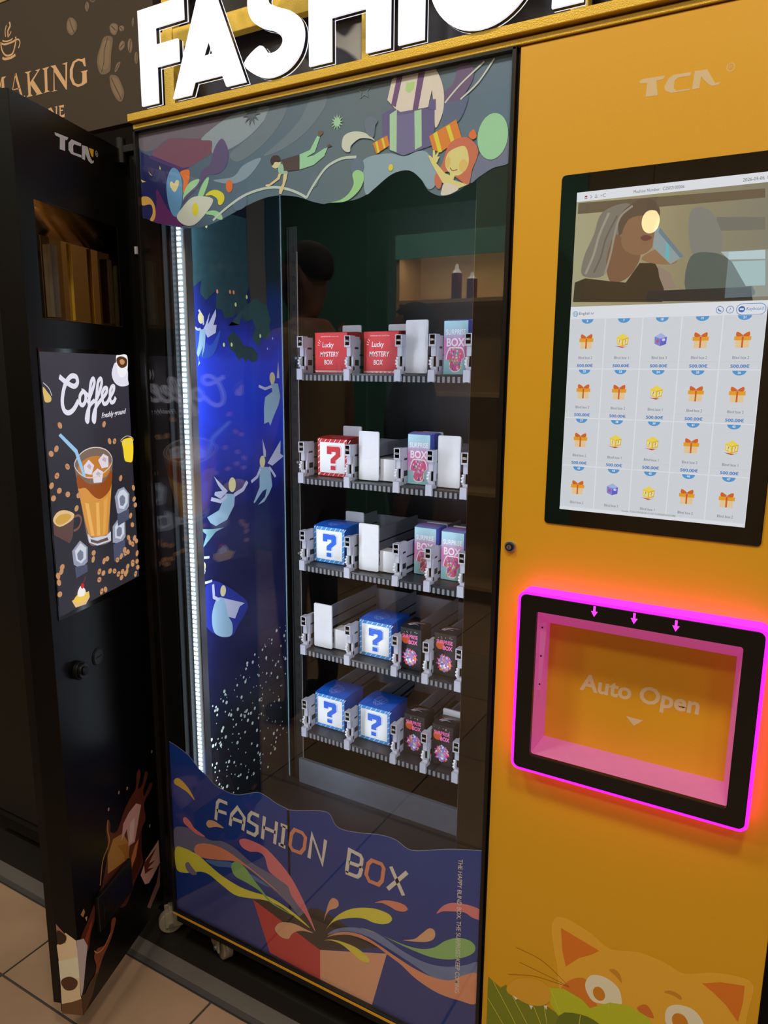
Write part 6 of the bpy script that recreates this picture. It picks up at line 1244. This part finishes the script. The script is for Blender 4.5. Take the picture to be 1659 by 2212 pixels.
def person(label, loc, facing, height, shirt, pants, skin_c, hair_c, arm):
    k = height / 1.80
    t = empty('person', loc); t.rotation_euler.z = facing; props(t, label, 'person')
    V = [(0, 0, .98), (0, 0, 1.12), (.01, 0, 1.30), (0, 0, 1.44), (.0, 0, 1.53), (.015, 0, 1.60), (.02, 0, 1.70), (.015, 0, 1.77)]
    Rr = [(.15, .17), (.135, .155), (.14, .175), (.10, .15), (.058, .058), (.075, .066), (.098, .078), (.07, .06)]
    E = [(i, i + 1) for i in range(7)]
    def chain(start, pts):
        p = start
        for co, r in pts:
            V.append(co); Rr.append(r); E.append((p, len(V) - 1)); p = len(V) - 1
    for s in (-1, 1):
        chain(0, [((0, s * .10, .90), (.105, .10)), ((.015, s * .105, .52), (.065, .062)), ((-.01, s * .11, .12), (.045, .042)), ((.02, s * .115, .045), (.045, .042)), ((.13, s * .13, .035), (.032, .042))])
        a_ = arm[0 if s < 0 else 1]
        chain(3, [((0, s * .19, 1.43), (.062, .062)), ((a_[0][0], s * a_[0][1], a_[0][2]), (.046, .044)), ((a_[1][0], s * a_[1][1], a_[1][2]), (.032, .030)), ((a_[2][0], s * a_[2][1], a_[2][2]), (.030, .022))])
        h = V[-1]; hi = len(V) - 1
        for f in range(4):
            chain(hi, [((h[0] + .035, h[1] + s * (.012 - .012 * f), h[2] - .035), (.009, .009)), ((h[0] + .045, h[1] + s * (.010 - .012 * f), h[2] - .072 + .006 * abs(f - 1.5)), (.008, .008))])
        chain(hi, [((h[0] + .045, h[1] - s * .020, h[2] - .005), (.010, .010)), ((h[0] + .065, h[1] - s * .028, h[2] - .025), (.008, .008))])
    V.append((.115, 0, 1.665)); Rr.append((.016, .014)); E.append((6, len(V) - 1))          # nose
    for s in (-1, 1): V.append((.0, s * .088, 1.675)); Rr.append((.014, .016)); E.append((6, len(V) - 1))   # ears
    me = bpy.data.meshes.new('body'); me.from_pydata([tuple(c * k for c in v) for v in V], E, [])
    o = bpy.data.objects.new('body', me); COL.objects.link(o)
    sk = o.modifiers.new('skin', 'SKIN'); sk.use_smooth_shade = True
    for i, sv in enumerate(me.skin_vertices[0].data): sv.radius = (Rr[i][0] * k, Rr[i][1] * k); sv.use_root = (i == 0)
    sb = o.modifiers.new('sub', 'SUBSURF'); sb.levels = 2; sb.render_levels = 2
    dg = bpy.context.evaluated_depsgraph_get(); m2 = bpy.data.meshes.new_from_object(o.evaluated_get(dg))
    o.modifiers.clear(); o.data = m2
    for m in (mat('skin_%02x' % skin_c[0], skin_c, 0.5), mat('cloth_%02x%02x' % shirt[:2], shirt, 0.85, bump=.3, scale=300), mat('trousers_%02x%02x' % pants[:2], pants, 0.85), mat('shoe_leather', (20, 18, 18), 0.5)): m2.materials.append(m)
    for p in m2.polygons:
        c = p.center / k; p.use_smooth = True
        arm_ = math.hypot(c.x, c.y) > .23 or abs(c.y) > .20
        if c.z > 1.50: i = 0
        elif arm_ and c.z > .70: i = 1 if c.z > arm[2] else 0
        elif c.z > .96: i = 1
        elif c.z > .09: i = 2
        else: i = 3
        p.material_index = i
    o.parent = t
    h = MB().ball((-.004 * k, 0, 1.715 * k), (.100 * k, .084 * k, .088 * k), mat('hair_%02x' % hair_c[0], hair_c, 0.8), 20, 12)
    hv = []
    hm = h.build('hair', t, smooth=True)
    for v in hm.data.vertices:
        if v.co.x > .05 * k and v.co.z < 1.74 * k: v.co.x = .05 * k
        if v.co.z < 1.67 * k: v.co.z = 1.67 * k
    e = MB()
    for s in (-1, 1): e.ball((.094 * k, s * .030 * k, 1.690 * k), .011 * k, mat('eye_dark', (30, 24, 22), 0.2), 8, 6)
    e.build('eyes', t)
    MB().ball((.094 * k, 0, 1.615 * k), (.010 * k, .024 * k, .007 * k), mat('lip_brown', (120, 66, 56), 0.4), 10, 6).build('mouth', t)
    return t
DOWN = ((.0, .25, 1.16), (.06, .27, .92), (.09, .26, .84))
UPA = ((.02, .24, 1.16), (.22, .17, 1.12), (.30, .12, 1.16))
person('man in a dark brown jacket standing sideways before the coffee machine', (-0.475, -1.25, 0), PI, 1.93, (150, 126, 94), (70, 70, 80), (150, 104, 80), (34, 26, 22), (DOWN, DOWN, .88))
person('man in a black short sleeved shirt standing behind the first man', (-0.22, -1.66, 0), PI - .5, 1.73, (36, 42, 64), (50, 54, 70), (120, 76, 56), (20, 16, 14), (DOWN, UPA, 1.18))
